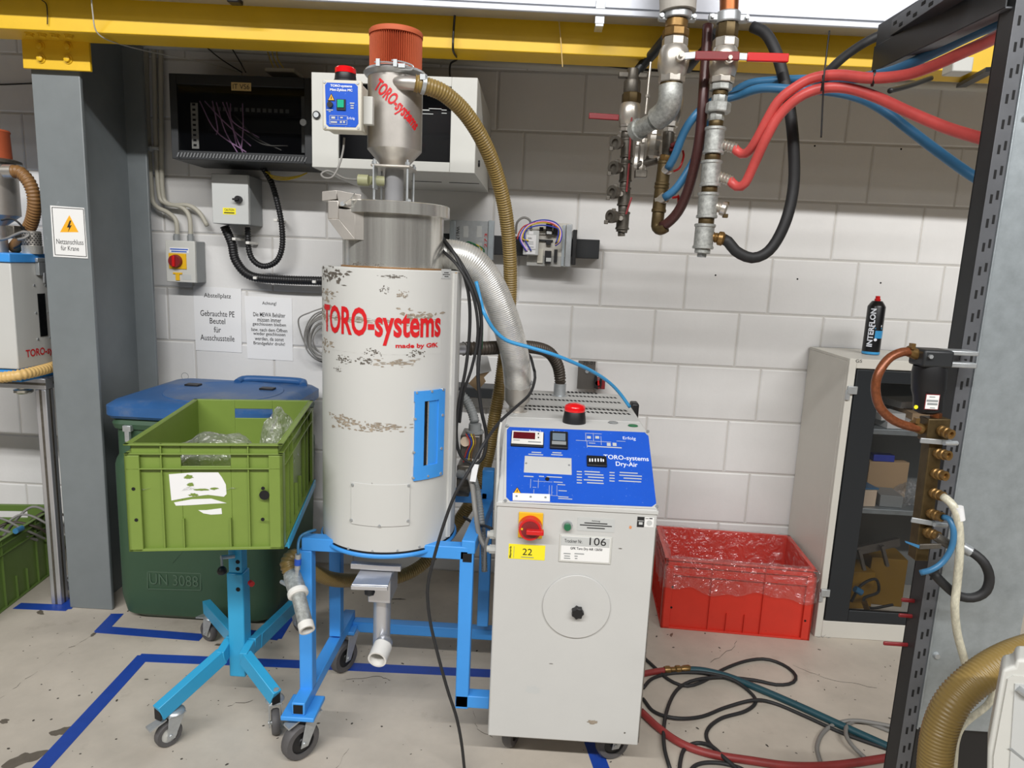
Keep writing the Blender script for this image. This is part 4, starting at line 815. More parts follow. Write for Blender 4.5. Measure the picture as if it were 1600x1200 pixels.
text('Trockner Nr.', pF, 896, 844.5, 28, 5.5, m_ink, q, .0048); text('106', pF, 934, 845.5, 26, 12, m_ink, q, .0048); text('GFK Toro Dry AIR 120/50', pF, 916, 857.5, 50, 5, m_ink, q, .0042, .015)
bars(pF, [(886, 864, 11, 1.4), (905, 864.4, 15, 1.4), (886, 867.8, 9, 1.4), (900, 868, 5, 1.4), (886, 871.3, 10, 1.4), (900, 871.6, 4, 1.4)], m_mgrey, q, .0042)
q = rect('yellow_tag', pF, 823, 862.5, 57, 23, m_yellab, t, .0008); text('22', pF, 824, 862, 15, 10, m_ink, q, .0016); text('Maynards', pF, 797.8, 862, 18, 4, m_ink, q, .0016, .02, 1.57); bars(pF, [(824, 870.5, 20, 1.1), (803, 862, .5, 18)], m_mgrey, q, .0016)
q = rect('approval_sticker', pF, 1001, 815.5, 11, 16, m_ink, t, .0008); bars(pF, [(1001, 813.5, 9, 1), (1001, 817.5, 6, 4)], m_sheen, q, .0014); q = rect('approval_sticker', pF, 1014.5, 816, 14, 15, m_sign, t, .0008); bars(pF, [(1017, 810, 5, 1.6), (1011, 810, 5, .8)], m_ink, q, .0014); disc('stamp_ring', pF, 1014.5, 817, 4.5, m_sheen, q, .0004, .0009)
for i, (x, y, w_, h_, mm) in enumerate([(985, 824, 6, 6, M('orange_mark', (214, 140, 90), .6)), (969, 857, 7, 2, m_scrapd), (832, 1078, 28, 16, m_sheen), (926, 1128, 20, 8, m_scrape), (861, 1037, 8, 1.5, m_scrapd), (976, 1145, 4, 3, m_scrapd)]): blotch('scuff', pF, x, y, w_, h_, mm, t, 60+i)
cv = disc('round_cover', pF, 900.5, 947, 53, m_dryer, t, .006, 0, 64, bevel=.0015)
c = pF.hit(902, 953)+V((0, -.006, 0)); mb = MB(); nn = 14
pts = [c+V((math.cos(2*math.pi*i/nn)*(.0185 if i % 2 == 0 else .0145), 0, math.sin(2*math.pi*i/nn)*(.0185 if i % 2 == 0 else .0145))) for i in range(nn)]
B('star_knob', MB().prism(pts, (0, -.018, 0)), m_black, cv, .002)
B('edge_wear', bx(X1-.0015, X1+.0008, YF-.0006, YF+.002, Z0+.01, ZF-.05), m_scrapd, t)
for z_ in (P(772, 835, 1.9).z, P(772, 858, 1.9).z):
    B('cable_gland', MB().cyl((X0-.022, 1.9, z_), (X0, 1.9, z_), .014, n=8).cyl((X0-.03, 1.9, z_), (X0-.022, 1.9, z_), .010, n=12), m_lgrey, t)
B('side_slot', bx(X0-.0015, X0+.001, 1.86, 1.875, P(770, 962, 1.86).z, P(770, 946, 1.86).z), m_slot, t)
caster(t, P(955, 1170, 1.93).x, 1.92, .055, Z0+.004, math.radians(20), m_tyre, .03, False, m_black, .03)
for x, y in ((X0+.07, 1.95), (X0+.07, 2.36), (X1-.07, 2.36)): caster(t, x, y, .055, Z0+.004, math.radians(70), m_tyre, .03, False, m_black, .03)
B('rear_unit', bx(X1, X1+.028, 2.44, 2.50, ZTp-.06, ZTp+.012), m_black, t, .006)
# ================================================================== HOSES AROUND HOPPER AND DRYER
sp = (.0085, .0016)
hose('spiral_hose', [(648, 130, 1.95), (668, 135, 1.96), (695, 147, 1.99), (728, 178, 2.05), (757, 225, 2.12), (778, 280, 2.2), (791, 340, 2.27), (797, 410, 2.34), (796, 480, 2.4), (789, 545, 2.42), (782, 600, 2.42), (773, 650, 2.42), (763, 710, 2.42), (746, 765, 2.42), (720, 808, 2.42), (690, 850, 2.40), (655, 886, 2.34), (610, 905, 2.26), (560, 907, 2.16), (515, 904, 2.06), (480, 885, 1.96), (460, 870, 1.90), (450, 880, 1.87), (455, 896, 1.86)], 10, m_olive, 'olive spiral hose arching from the cyclone down behind the drum', 'hose', sp, 16, r=.0222)
B('hose_clamp', MB().pipe(P(658, 131, 1.952), P(664, 132.5, 1.956), .0262, .024, 24).ob(P(661, 121, 1.935), (.007, 0, 0), (0, .007, 0), (0, 0, .007)), m_zinc, label='steel worm clamp on the olive hose at the cyclone inlet', cat='clamp')
cz = ZTp
e0 = V((P(808, 600, 2.30).x, 2.30, 0)); base = PZ(803, 646, cz) if False else V((P(803, 628, 2.28).x, 2.28, cz))
hose('aluminium_duct', [(668, 405, 2.08), (700, 398, 2.09), (735, 408, 2.10), (762, 438, 2.12), (782, 480, 2.14), (797, 525, 2.17), (806, 565, 2.21), (809, 600, 2.26)], 22, m_flex, 'silver flexible aluminium duct bending from the hopper to the dryer', 'duct', (.006, .0007), 28, r=.0455)
q_ = P(809, 598, 2.26)
nz = thing('duct_nozzle', 'steel duct connector standing on the dryer top under the aluminium duct', 'connector', (q_.x, 2.26, cz))
B('clamp_band', MB().lathe((q_.x, 2.26, q_.z-.004), UP, [(.0475, 0), (.0475, .012)], 32), m_zinc, nz); B('cone', MB().lathe((q_.x, 2.26, cz+.022), UP, [(.028, 0), (.043, .018), (.045, q_.z-cz-.026)], 32), m_ss2, nz)
B('neck', MB().lathe((q_.x, 2.26, cz), UP, [(.036, 0), (.036, .004), (.026, .005), (.026, .024)], 28), m_ss2, nz); B('clamp_screw', MB().ob((q_.x+.05, 2.25, q_.z+.002), (.007, 0, 0), (0, .006, 0), (0, 0, .006)), m_zinc, nz)
hose('ribbed_hose', [(724, 545, 2.15), (760, 544, 2.2), (800, 542, 2.32), (835, 543, 2.42), (858, 551, 2.5), (871, 570, 2.55), (875, 590, 2.58), (875, 604, 2.58)], 9, m_corr, 'dark ribbed hose running from the drum side to the dryer top', 'hose', (.0125, .0028), 16, r=.0200)
B('hose_stub', MB().cyl(P(712, 545, 2.13), P(728, 545, 2.155), .0195, n=20), m_alu, label='short aluminium pipe stub on the right side of the drum', cat='pipe')
c = P(875, 604, 2.58); B('hose_socket', MB().lathe((c.x, 2.58, cz), UP, [(.030, 0), (.030, .004), (.023, .006), (.0235, max(.02, c.z-cz+.012))], 24), m_zinc, label='round steel socket joining the ribbed hose to the dryer top', cat='connector')
pw_ = [(833, 572, 2.18), (836, 590, 2.15), (828, 615, 2.08), (805, 637, 2.0), (780, 660, 1.90), (757, 692, 1.82), (735, 732, 1.79), (710, 775, 1.775), (690, 830, 1.77), (676, 880, 1.77), (668, 920, 1.77), (672, 970, 1.77), (686, 1030, 1.77), (700, 1080, 1.775), (713, 1120, 1.78), (721, 1160, 1.785), (726, 1205, 1.80)]
hose('power_cable', [(818, 548, 2.28), (828, 556, 2.24)]+pw_, 2.7, m_rub, 'long black power cable hanging in front of the white drum', 'cable', n=10, r=.0046)
hose('black_cable', [(692, 372, 2.05), (712, 400, 1.99), (728, 440, 1.98), (734, 480, 1.99), (733, 530, 2.0), (727, 580, 2.0), (717, 630, 2.0), (713, 680, 2.01), (720, 712, 2.02), (740, 726, 2.03)], 2.6, m_gcab if False else m_rub, 'black cable closest to the drum in the bundle beside it', 'cable', n=8)
hose('black_cable', [(692, 392, 2.04), (715, 415, 1.98), (735, 450, 1.97), (745, 490, 1.98), (746, 530, 1.99), (737, 575, 2.0), (724, 615, 2.01), (718, 660, 2.03)], 2.4, m_rub, 'black cable crossing over in the bundle beside the drum', 'cable', n=8)
hose('black_cable', [(692, 374, 2.07), (718, 408, 2.01), (742, 455, 1.995), (752, 500, 2.0), (749, 550, 2.0), (747, 590, 2.0), (752, 640, 2.02), (760, 680, 2.05), (756, 712, 2.05), (742, 728, 2.05)], 2.9, m_rub, 'black cable reaching farthest right in the bundle beside the drum', 'cable', n=8)
hose('green_cable', [(753, 485, 2.03), (754, 515, 2.03), (753, 545, 2.1)], 1.3, m_greenw, 'short dark green cable behind the black cable bundle', 'cable', n=6)
hose('blue_air_hose', [(744, 440, 2.03), (751, 470, 2.02), (757, 490, 2.0), (772, 515, 2.02), (792, 532, 2.04), (825, 542, 2.06), (862, 553, 2.08), (895, 566, 2.12), (925, 580, 2.18), (950, 596, 2.24), (968, 614, 2.28), (984, 636, 2.30)], 2.9, m_airb, 'light blue air hose stretched across the aluminium duct', 'hose', n=10)
# clutter between drum and dryer
hose('flex_conduit', [(716, 612, 2.22), (730, 628, 2.22), (738, 645, 2.2), (742, 660, 2.18)], 7, m_mgrey, 'short grey ribbed conduit behind the drum edge', 'conduit', (.009, .0015), 14)
c = P(742, 668, 2.18); t = thing('motor_unit', 'grey conduit fitting and blower parts behind the drum', 'motor', (c.x, 2.18, P(742, 760, 2.18).z))
B('fitting', MB().lathe(P(742, 676, 2.18), UP, [(.03, 0), (.03, .006), (.021, .008), (.021, .03)], 12), m_mgrey, t)
B('terminal_box', bx(P(722, 700, 2.2).x, P(752, 700, 2.2).x, 2.14, 2.24, P(740, 712, 2.18).z, P(740, 676, 2.18).z), m_steelp, t, .004)
B('capacitor', MB().cyl(P(727, 690, 2.13), P(727, 690, 2.2), .016, n=16), m_beige, t)
for i, mm in enumerate((m_redw, m_bluw, m_yelc, m_brnh)): hose('wire', [(728+i*4, 678, 2.13), (734+i*3, 692, 2.11), (728+i*3, 708, 2.12), (724+i*4, 722, 2.13)], 1.0, mm, '', parent=t, n=6)
B('valve_body', bx(P(716, 730, 2.16).x, P(736, 730, 2.16).x, 2.12, 2.2, P(725, 770, 2.16).z, P(725, 722, 2.16).z), m_dk, t, .004); B('valve_head', MB().cyl(P(716, 740, 2.12), P(738, 745, 2.1), .014, n=12), m_zinc, t); B('valve_head', MB().cyl(P(716, 762, 2.12), P(732, 765, 2.1), .012, n=12), m_dk, t)
hose('grey_drain_hose', [(730, 735, 2.05), (738, 760, 2.0), (743, 800, 1.95), (750, 840, 1.93), (762, 858, 1.91), (769, 859, 1.9)], 4.2, m_gcab, 'smooth grey hose dropping beside the trolley to the dryer', 'hose', n=10)
hose('ribbed_cable_sleeve', [(738, 735, 2.1), (747, 770, 2.04), (753, 815, 2.0), (756, 860, 2.0), (757, 892, 2.0)], 4.4, m_mgrey, 'grey ribbed sleeve hanging down between trolley and dryer', 'sleeve', (.008, .0012), 12)
hose('ribbed_cable_sleeve', [(768, 836, 1.9), (762, 842, 1.9), (758, 862, 1.91), (757, 892, 1.93)], 2.6, m_gcab, 'thin grey cable hanging from the upper dryer gland', 'cable', n=8)
p = P(738, 725, 1.99); B('cable_tag', MB().hexa([P(739, 725, 1.99), P(748, 726, 1.99), P(743, 753, 1.985), P(734, 752, 1.985), P(739, 725, 1.993), P(748, 726, 1.993), P(743, 753, 1.988), P(734, 752, 1.988)]), m_paper, label='white paper tag hanging on the cable bundle', cat='tag')
B('paper_tag', MB().hexa([P(741, 556, 2.42), P(762, 556, 2.42), P(768, 580, 2.42), P(746, 585, 2.42), P(741, 556, 2.425), P(762, 556, 2.425), P(768, 580, 2.425), P(746, 585, 2.425)]), m_paper, label='pale card tag hanging behind the cables', cat='tag')
B('cardboard_tag', MB().prism([P(x, y, 2.43) for x, y in [(752, 582), (766, 580), (756, 590), (759, 596), (746, 611), (732, 599), (745, 585)]], (0, .003, 0)), m_card, label='brown cardboard tag with angular shape below the pale tag', cat='tag')
a, b, c, d_ = wbox(700, 606, 790, 622, 3.02); B('wall_channel', bx(a, b, 3.02, 3.15, c, d_), m_blackm, bevel=.003, label='black metal channel on the wall between hopper and dryer', cat='channel')
hose('dryer_side_cable', [(768, 826, 1.9), (758, 822, 1.95), (745, 820, 2.0), (725, 808, 2.1)], 2.4, m_rub, 'black cable entering the upper gland of the dryer', 'cable', n=8)
hose('dryer_edge_cable', [(783, 660, 1.90), (779, 690, 1.88), (778, 740, 1.87), (775, 800, 1.86), (774, 840, 1.87)], 2.6, m_lgrey, 'pale cable running down the left edge of the dryer', 'cable', n=8)
# ================================================================== PLASTIC CRATES
def crate(name, label, c, rot, W, L, Hh, mat, ribs_f, hole=True, group=None):
    """open stacking crate: W along local x (front), L in depth, base centre c"""
    c = V(c); t = thing(name, label, 'crate', c, group); w, l = W/2, L/2; th = .004; x0, y0, z0 = c
    def part(nm, mb, m_=None, bev=.0015): return B(nm, mb.rot(c, rot), m_ or mat, t, bev)
    i = .012
    part('base', MB().box(x0-w+i, x0+w-i, y0-l+i, y0+l-i, z0, z0+.006), None, 0)
    hw = min(.062, w*.34); h0, h1 = Hh-.062, Hh-.030
    for sy, nm in ((-1, 'front_wall'), (1, 'rear_wall')):
        yw = y0+sy*(l-i); a, b = (yw, yw+th) if sy < 0 else (yw-th, yw); mb = MB()
        if hole:
            mb.box(x0-w+i, x0-hw, a, b, z0, z0+Hh).box(x0+hw, x0+w-i, a, b, z0, z0+Hh).box(x0-hw, x0+hw, a, b, z0, z0+h0).box(x0-hw, x0+hw, a, b, z0+h1, z0+Hh)
        else: mb.box(x0-w+i, x0+w-i, a, b, z0, z0+Hh)
        part(nm, mb)
    for sx in (-1, 1):
        xw = x0+sx*(w-i); a, b = (xw, xw+th) if sx < 0 else (xw-th, xw); part('side_wall', MB().box(a, b, y0-l+i, y0+l-i, z0, z0+Hh))
    # rim bands on four sides
    for zz_, dz in ((Hh-.004, .004), (Hh-.028, .003), (Hh-.068, .003)):
        part('rim_band', MB().box(x0-w, x0+w, y0-l, y0-l+i, z0+zz_, z0+zz_+dz).box(x0-w, x0+w, y0+l-i, y0+l, z0+zz_, z0+zz_+dz).box(x0-w, x0-w+i, y0-l, y0+l, z0+zz_, z0+zz_+dz).box(x0+w-i, x0+w, y0-l, y0+l, z0+zz_, z0+zz_+dz), None, .0008)
    for sx in (-1, 1):
        for sy in (-1, 1):
            cx_, cy_ = x0+sx*w, y0+sy*l; e = .036
            part('corner_post', MB().box(min(cx_, cx_-sx*e), max(cx_, cx_-sx*e), min(cy_, cy_-sy*i*.8), max(cy_, cy_-sy*i*.8), z0, z0+Hh-.03).box(min(cx_, cx_-sx*i*.8), max(cx_, cx_-sx*i*.8), min(cy_, cy_-sy*e), max(cy_, cy_-sy*e), z0, z0+Hh-.03))
    part('base_band', MB().box(x0-w, x0+w, y0-l, y0-l+i, z0, z0+.007).box(x0-w, x0+w, y0+l-i, y0+l, z0, z0+.007).box(x0-w, x0-w+i, y0-l, y0+l, z0, z0+.007).box(x0+w-i, x0+w, y0-l, y0+l, z0, z0+.007), None, .001)
    for u, hh in ribs_f:
        part('front_rib', MB().box(x0+u*w-.0015, x0+u*w+.0015, y0-l+.003, y0-l+i, z0, z0+hh*Hh), None, 0)
        part('rear_rib', MB().box(x0+u*w-.0015, x0+u*w+.0015, y0+l-i, y0+l-.003, z0, z0+hh*Hh), None, 0)
    for u in (-.62, -.38, -.12, .12, .38, .62):
        for sx in (-1, 1):
            xx = x0+sx*w; part('side_rib', MB().box(min(xx-sx*.003, xx-sx*i), max(xx-sx*.003, xx-sx*i), y0+u*l-.0015, y0+u*l+.0015, z0, z0+Hh*(.97 if abs(u) > .3 else .35)), None, 0)
    return t
ROT = .185
FLc = P(192, 694, 1.655); xh = V((math.cos(ROT), math.sin(ROT), 0)); yh = V((-math.sin(ROT), math.cos(ROT), 0))
CW, CL = .392, .59
zc1 = FLc.z; zc0 = P(201, 861, 1.66).z
cc_ = FLc+xh*CW/2+yh*CL/2; cc_.z = zc0
t = crate('green_crate', 'light green plastic crate with torn white label on a blue stand', cc_, ROT, CW, CL, zc1-zc0, m_green, [(-.55, 1), (.55, 1), (-.3, .3), (.3, .3)])
pg_ = Plane(V((FLc.x, FLc.y, 0))+yh*.012, -yh); lb = poly('torn_label', pg_, [(264, 741), (303, 738), (341, 738), (347, 746), (353, 757), (354, 772), (350, 776), (325, 773), (300, 776), (268, 782), (266, 762)], m_paper, t, .0008)
poly('torn_label', pg_, [(272, 785), (300, 780), (330, 779), (354, 786), (330, 787), (300, 789), (275, 790)], m_paper, t, .0008); poly('torn_label', pg_, [(310, 797), (322, 797), (346, 794), (347, 803), (330, 804), (318, 802)], m_paper, t, .0008)
for i, (x, y, w_, h_) in enumerate([(295, 745, 18, 8), (298, 757, 14, 7), (315, 765, 30, 4), (335, 763, 16, 5), (303, 773, 20, 6)]): blotch('torn_patch', pg_, x, y, w_, h_, m_green, lb, 90+i, off=.0013)
po_ = Plane(V((FLc.x, FLc.y, 0)), -yh)
for x, y, r_ in [(208.5, 764, 3), (213, 812.5, 3), (413, 773.5, 8), (411, 763, 3), (410.5, 811.5, 3)]: disc('corner_hole', po_, x, y, r_, m_slot, t, .0008, .0)
# crumpled film inside
def heap(c, sx, sy, h_, seed, rot=0):
    rnd = random.Random(seed); ph = [rnd.uniform(0, 6) for _ in range(6)]
    def fn(u, v):
        x, y = (u-.5)*2, (v-.5)*2; r = min(1, math.hypot(x, y)); z = h_*(max(0, 1-r**1.6)*(1+.2*math.sin(3*x+ph[0])*math.cos(3*y+ph[1]))+.06*math.sin(9*x+6*y+ph[2])+.05*abs(math.sin(13*x-11*y+ph[3])))
        return V((c.x+x*sx+.008*math.sin(9*y+ph[4]), c.y+y*sy+.008*math.sin(9*x+ph[5]), c.z+z))
    return MB().grid(fn, 26, 26).rot(c, rot)
B('plastic_film', heap(cc_-yh*.11-xh*.02+V((0, 0, .16)), .155, .17, .13, 3, ROT), m_bag2, label='crumpled clear plastic film heaped inside the green crate', cat='plastic bag', flat=True)
B('plastic_film', heap(cc_+xh*.125+yh*.02+V((0, 0, .17)), .055, .12, .15, 9, ROT), m_bag2, label='small bunch of clear plastic film at the right side of the green crate', cat='plastic bag', flat=True)
# ------------------------------------------------------------------ stand
pA, pB, pC, pD = PZ(264, 1164, 0), PZ(431, 1145, 0), PZ(327, 1000, 0), PZ(468, 985, 0)
Yp = 2.06
px_ = P(374, 960, Yp).x; zb_, zt_ = P(375, 1059, Yp-.03).z, P(374, 898, Yp-.03).z
t = thing('blue_stand', 'light blue four-legged crate stand on casters', 'stand', (px_, Yp, 0))
B('post', MB().box(px_-.027, px_+.027, Yp-.027, Yp+.027, zb_, zt_), m_lblue, t, .004); ip_ = B('inner_post', MB().box(px_-.022, px_+.022, Yp-.022, Yp+.022, zt_, zc0-.02), m_lblue, t, .003)
pp_ = Plane((0, Yp-.022, 0), (0, -1, 0)); pq_ = Plane((0, Yp-.027, 0), (0, -1, 0))
for y in (878, 889): disc('adjust_hole', pp_, 371.5, y, 3.2, m_slot, ip_, .0008)
disc('adjust_hole', pq_, 372, 921, 3.4, m_slot, t, .0008)
B('tray', MB().box(cc_.x-CW/2-.004, cc_.x+CW/2+.004, cc_.y-CL/2+.05, cc_.y+CL/2, zc0-.016, zc0-.002).rot(cc_, ROT), m_lblue, t, .002)
B('tray_edge', MB().box(cc_.x+CW/2+.001, cc_.x+CW/2+.006, cc_.y-CL/2+.05, cc_.y+CL/2, zc0-.02, zc0+.006).rot(cc_, ROT), m_lblue, t, .001)
for nm, e, side, cap in (('A', pA, -1, 1), ('B', pB, 1, 0), ('C', pC, -1, 0), ('D', pD, 1, 0)):
    ea = V((e.x, e.y, .128)); st = V((px_+side*.038, Yp, P(374, 1008, Yp).z))
    dv = (ea-V((st.x, st.y, .128))).normalized(); kn_ = V((st.x, st.y+.05*(1 if dv.y > 0 else -1), st.z-.01)); en = ea+dv*(.005 if nm == 'B' else .03)
    mb = MB().bar(st, kn_+(kn_-st).normalized()*.012, .026, .05).bar(kn_, en, .03, .05)
    lg = B('leg', mb, m_lblue, t, .002)
    B('end_cap', MB().bar(en-dv*.002, en+dv*.004, .026, .044), m_black, lg, .001); B('leg_bolt', MB().lathe(ea+V((0, 0, .024)), UP, [(.013, 0), (.013, .003), (.004, .006)], 14), m_zinc, lg)
    caster(t, e.x+.0, e.y, .04, .112, {'A': .9, 'B': 2.0, 'C': -.5, 'D': 2.4}[nm], m_tyre, .024, nm in 'AC', m_lgrey, .022)
c = P(347, 873, 2.0); B('clamp_handle', MB().cyl(P(366, 869, 2.03), P(345, 871, 2.0), .007, n=8).cyl(P(346, 870, 2.0), P(347, 885, 1.99), .004, n=8), m_zinc, t); B('handle_knob', MB().dome(P(347, 893, 1.985), (0, -.2, 1), .015, .018, 16).dome(P(347, 893, 1.985), (0, .2, -1), .015, .010, 16), m_black, t)
B('red_tab', MB().cyl(P(391, 910, 2.04), P(394, 913, 2.03), .009, n=10), m_red, t)
# ================================================================== DARK GREEN BIN
def loft(secs, n=6, top=True):
    mb = MB(); m_ = 4*(n+1)
    for z, xa, xb, ya, yb, r in secs:
        for cx, cy, a0 in ((xb-r, yb-r, 0), (xa+r, yb-r, 90), (xa+r, ya+r, 180), (xb-r, ya+r, 270)):
            for i in range(n+1):
                a = math.radians(a0+90*i/n); mb.v.append(V((cx+r*math.cos(a), cy+r*math.sin(a), z)))
    for s_ in range(len(secs)-1):
        for i in range(m_): mb.f.append((s_*m_+i, s_*m_+(i+1) % m_, (s_+1)*m_+(i+1) % m_, (s_+1)*m_+i))
    mb.f.append(tuple(range(m_))); e = (len(secs)-1)*m_; mb.f.append(tuple(e+i for i in range(m_))); return mb
xa, xb, ya, yb = P(167, 690, 2.50).x, -1.0, 2.50, 3.08
xa2 = P(180, 940, 2.53).x
zl = P(170, 648, 2.5).z
t = thing('waste_bin', 'large dark green plastic waste container with blue lid beside the column', 'waste container', ((xa+xb)/2, 2.8, 0))
zn = P(168, 720, 2.5).z
B('body', loft([(0, xa2+.05, xb-.05, ya+.07, yb-.03, .07), (.03, xa2+.01, xb-.02, ya+.035, yb-.01, .08), (.1, xa2, xb-.01, ya+.025, yb, .08), (zn-.02, xa, xb, ya, yb, .06), (zn, xa+.004, xb, ya+.004, yb, .06), (zn+.02, xa+.012, xb-.012, ya+.014, yb-.01, .055), (zl-.05, xa+.012, xb-.012, ya+.014, yb-.01, .055)]), m_bin, t)
B('collar', loft([(zl-.055, xa+.006, xb-.006, ya+.006, yb-.006, .05), (zl-.035, xa+.002, xb-.002, ya, yb, .05), (zl-.01, xa+.012, xb-.012, ya+.01, yb-.01, .05)]), m_bin, t)
ld = B('lid', loft([(zl-.012, xa-.002, xb+.01, ya-.004, yb-.01, .05), (zl, xa-.012, xb+.02, ya-.016, yb, .06), (zl+.035, xa-.012, xb+.02, ya-.016, yb, .06), (zl+.052, xa+.01, xb, ya+.01, yb-.02, .06), (zl+.056, xa+.04, xb-.03, ya+.05, yb-.05, .06)]), m_lidb, t)
B('lid_panel', MB().lathe(((xa+xb)/2+.02, 2.78, zl+.052), UP, [(.24, 0), (.235, .007), (.225, .007), (.218, .004), (0, .0045)], 40), m_lidb, ld)
zt_h = zl+.056
B('lid_handle', MB().tube([V(((xa+xb)/2-.02, yb-.09, zt_h)), V(((xa+xb)/2, yb-.05, zt_h+.010)), V(((xa+xb)/2+.13, yb-.045, zt_h+.012)), V(((xa+xb)/2+.26, yb-.05, zt_h+.010)), V(((xa+xb)/2+.28, yb-.09, zt_h))], .017, 10), m_lidb, ld)
for x, y in [(302, 601), (418, 607)]:
    c = PZ(x, y, zt_h+.004); B('hinge', bx(c.x-.03, c.x+.03, c.y-.02, c.y+.02, zt_h-.004, zt_h+.008), m_black, ld, .002)
fr = Plane((0, ya, 0), (0, -1, 0)); c = fr.hit(201, 676); B('latch', MB().ob(c+V((0, -.004, .018)), (.016, 0, 0), (0, .01, 0), (0, 0, .012)).ob(c+V((0, -.006, -.012)), (.009, 0, 0), (0, .008, 0), (0, 0, .022)), m_zinc, t, .002)
fr2 = Plane((0, ya+.021, 0), (0, -1, 0)); m_emb = M('bin_emboss', (76, 100, 80), .5)
text('UN 3088', fr2, 272, 906, 76, 17, m_emb, t, .003, .0)
mb = MB()
for a, b in [((231, 893), (314, 896)), ((314, 896), (314, 922)), ((314, 922), (231, 920)), ((231, 920), (231, 893))]: mb.bar(fr2.hit(*a), fr2.hit(*b), .004, .004, (0, 1, 0))
B('embossed_frame', mb, m_emb, t); poly('hazard_diamond', fr2, [(247, 857), (290, 858), (271, 879)], m_bin, t, .006)
# ================================================================== LEFT BAY: crate, table, second dryer
lc = crate('olive_crate', 'olive green plastic crate full of cables on the floor at the left edge', (-2.36, 2.66, 0), .12, .40, .60, .30, m_greend, [(-.55, 1), (.55, 1)])
for i in range(7):
    x = -2.30+.02*i; pts = [V((x-.12, 2.5+.05*i, .20)), V((x-.02, 2.58+.05*i, .30+.02*(i % 3))), V((x+.08, 2.66+.04*i, .27)), V((x+.10, 2.78+.02*i, .20))]
    B('loose_cable', MB().tube(pts, .005+.001*(i % 2), 8), m_gcab if i % 3 else m_corr, label='loose grey cable lying in the olive crate', cat='cable', group='cables in the olive crate')
B('cable_plug', MB().cyl(P(24, 830, 2.62), P(34, 825, 2.66), .012, n=14), m_hblue, label='blue plug on a cable in the olive crate', cat='plug')
t = thing('profile_table', 'aluminium profile table with the second machine on it at the left edge', 'table', (-2.2, 2.7, 0))
xt = P(78, 800, 2.62).x; zt = P(60, 593, 2.6).z
def prof(nm, p, q):
    o_ = B(nm, MB().bar(p, q, .045, .045), m_alu, t, .003); d = (V(q)-V(p)).normalized()
    for s_, u_ in ((V((0, -1, 0)), None), (V((1, 0, 0)), None), (V((0, 0, 1)), None)):
        if abs(d.dot(s_)) > .5: continue
        B('groove', MB().bar(V(p)+s_*.0225, V(q)+s_*.0225, .010, .0012, s_), m_dk, o_)
prof('leg', (xt, 2.64, 0), (xt, 2.64, zt-.045)); prof('top_rail', (-2.9, 2.64, zt-.022), (xt+.024, 2.64, zt-.022)); prof('side_rail', (xt, 2.66, zt-.022), (xt, 3.08, zt-.022)); prof('leg', (xt, 3.08, 0), (xt, 3.08, zt-.045)); prof('leg', (-2.85, 2.64, 0), (-2.85, 2.64, zt-.045)); prof('foot_rail', (xt, 2.67, .06), (xt, 3.06, .06))
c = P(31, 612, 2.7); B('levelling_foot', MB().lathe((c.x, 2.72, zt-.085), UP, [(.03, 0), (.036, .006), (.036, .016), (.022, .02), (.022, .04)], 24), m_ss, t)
xe = P(23, 500, 2.52).x; zb1_, zb2_, zb3_ = P(20, 577, 2.52).z, P(20, 410, 2.52).z, P(20, 396, 2.52).z
t = thing('second_dryer', 'white box dryer with blue lid partly hidden behind the column', 'dryer', (xe-.2, 2.75, zb1_))
B('body', bx(xe-.5, xe, 2.52, 3.0, zb1_, zb2_), m_white, t, .004); B('blue_lid', bx(xe-.506, xe+.006, 2.512, 3.01, zb2_, zb3_), m_blue, t, .003); B('base_skirt', bx(xe-.5, xe, 2.53, 3.0, zt, zb1_), m_blue, t, .002)
pr = Plane((xe, 0, 0), (1, 0, 0)); rect('sight_window', pr, 66, 492, 11, 67, m_blackg, t, .003)
text('TORO-systems', pr, 73, 549, 64, 15, m_redink, t, .002, .02)
for x, y in [(53, 446), (71, 446), (56, 489), (75, 487), (59, 530), (78, 527)]: disc('screw', pr, x, y, 1.4, m_zinc, t, .003, 0, 8)
c = pr.hit(60, 418); B('toggle_latch', MB().ob(c+V((.008, 0, 0)), (.008, 0, 0), (0, .018, 0), (0, 0, .03)).ob(c+V((.012, 0, .03)), (.006, 0, 0), (0, .026, 0), (0, 0, .008)).ob(c+V((.014, .01, -.04)), (.004, 0, 0), (0, .006, 0), (0, 0, .02)), m_zinc, t, .002)
zf = zb3_
t = thing('second_cyclone', 'dark steel cyclone with orange filter at the left edge of the photo', 'separator', (P(-8, 380, 2.7).x, 2.72, zf))
cx_ = P(-8, 300, 2.72).x; c = V((cx_, 2.72, 0)); z1_, z2_, z3_ = P(0, 335, 2.65).z, P(0, 250, 2.65).z, P(0, 199, 2.65).z
B('body', MB().lathe(c+UP*zf, UP, [(.03, 0), (.03, P(0, 352, 2.65).z-zf), (.082, z1_-zf), (.082, z2_-zf)], 40), m_ss2, t, angle=25); B('clamp_ring', MB().lathe(c+UP*(z2_-.008), UP, [(.082, 0), (.098, .004), (.098, .014), (.082, .02)], 40), m_dk, t); B('filter', MB().lathe(c+UP*(z2_+.008), UP, [(.067, 0), (.064, z3_-z2_-.02), (.067, z3_-z2_-.012), (.064, z3_-z2_-.006), (0, z3_-z2_-.005)], 40), m_orng, t)
B('inlet', MB().cyl(P(8, 268, 2.64), P(22, 268, 2.64), .026, n=18), m_ss2, t)
hose('brown_spiral_hose', [(18, 268, 2.64), (32, 270, 2.64), (47, 288, 2.64), (54, 315, 2.65), (50, 345, 2.68), (38, 368, 2.72), (22, 388, 2.78)], 9.5, m_brnh, 'brown spiral hose curving from the left-edge cyclone behind its filter can', 'hose', (.012, .002), 16)
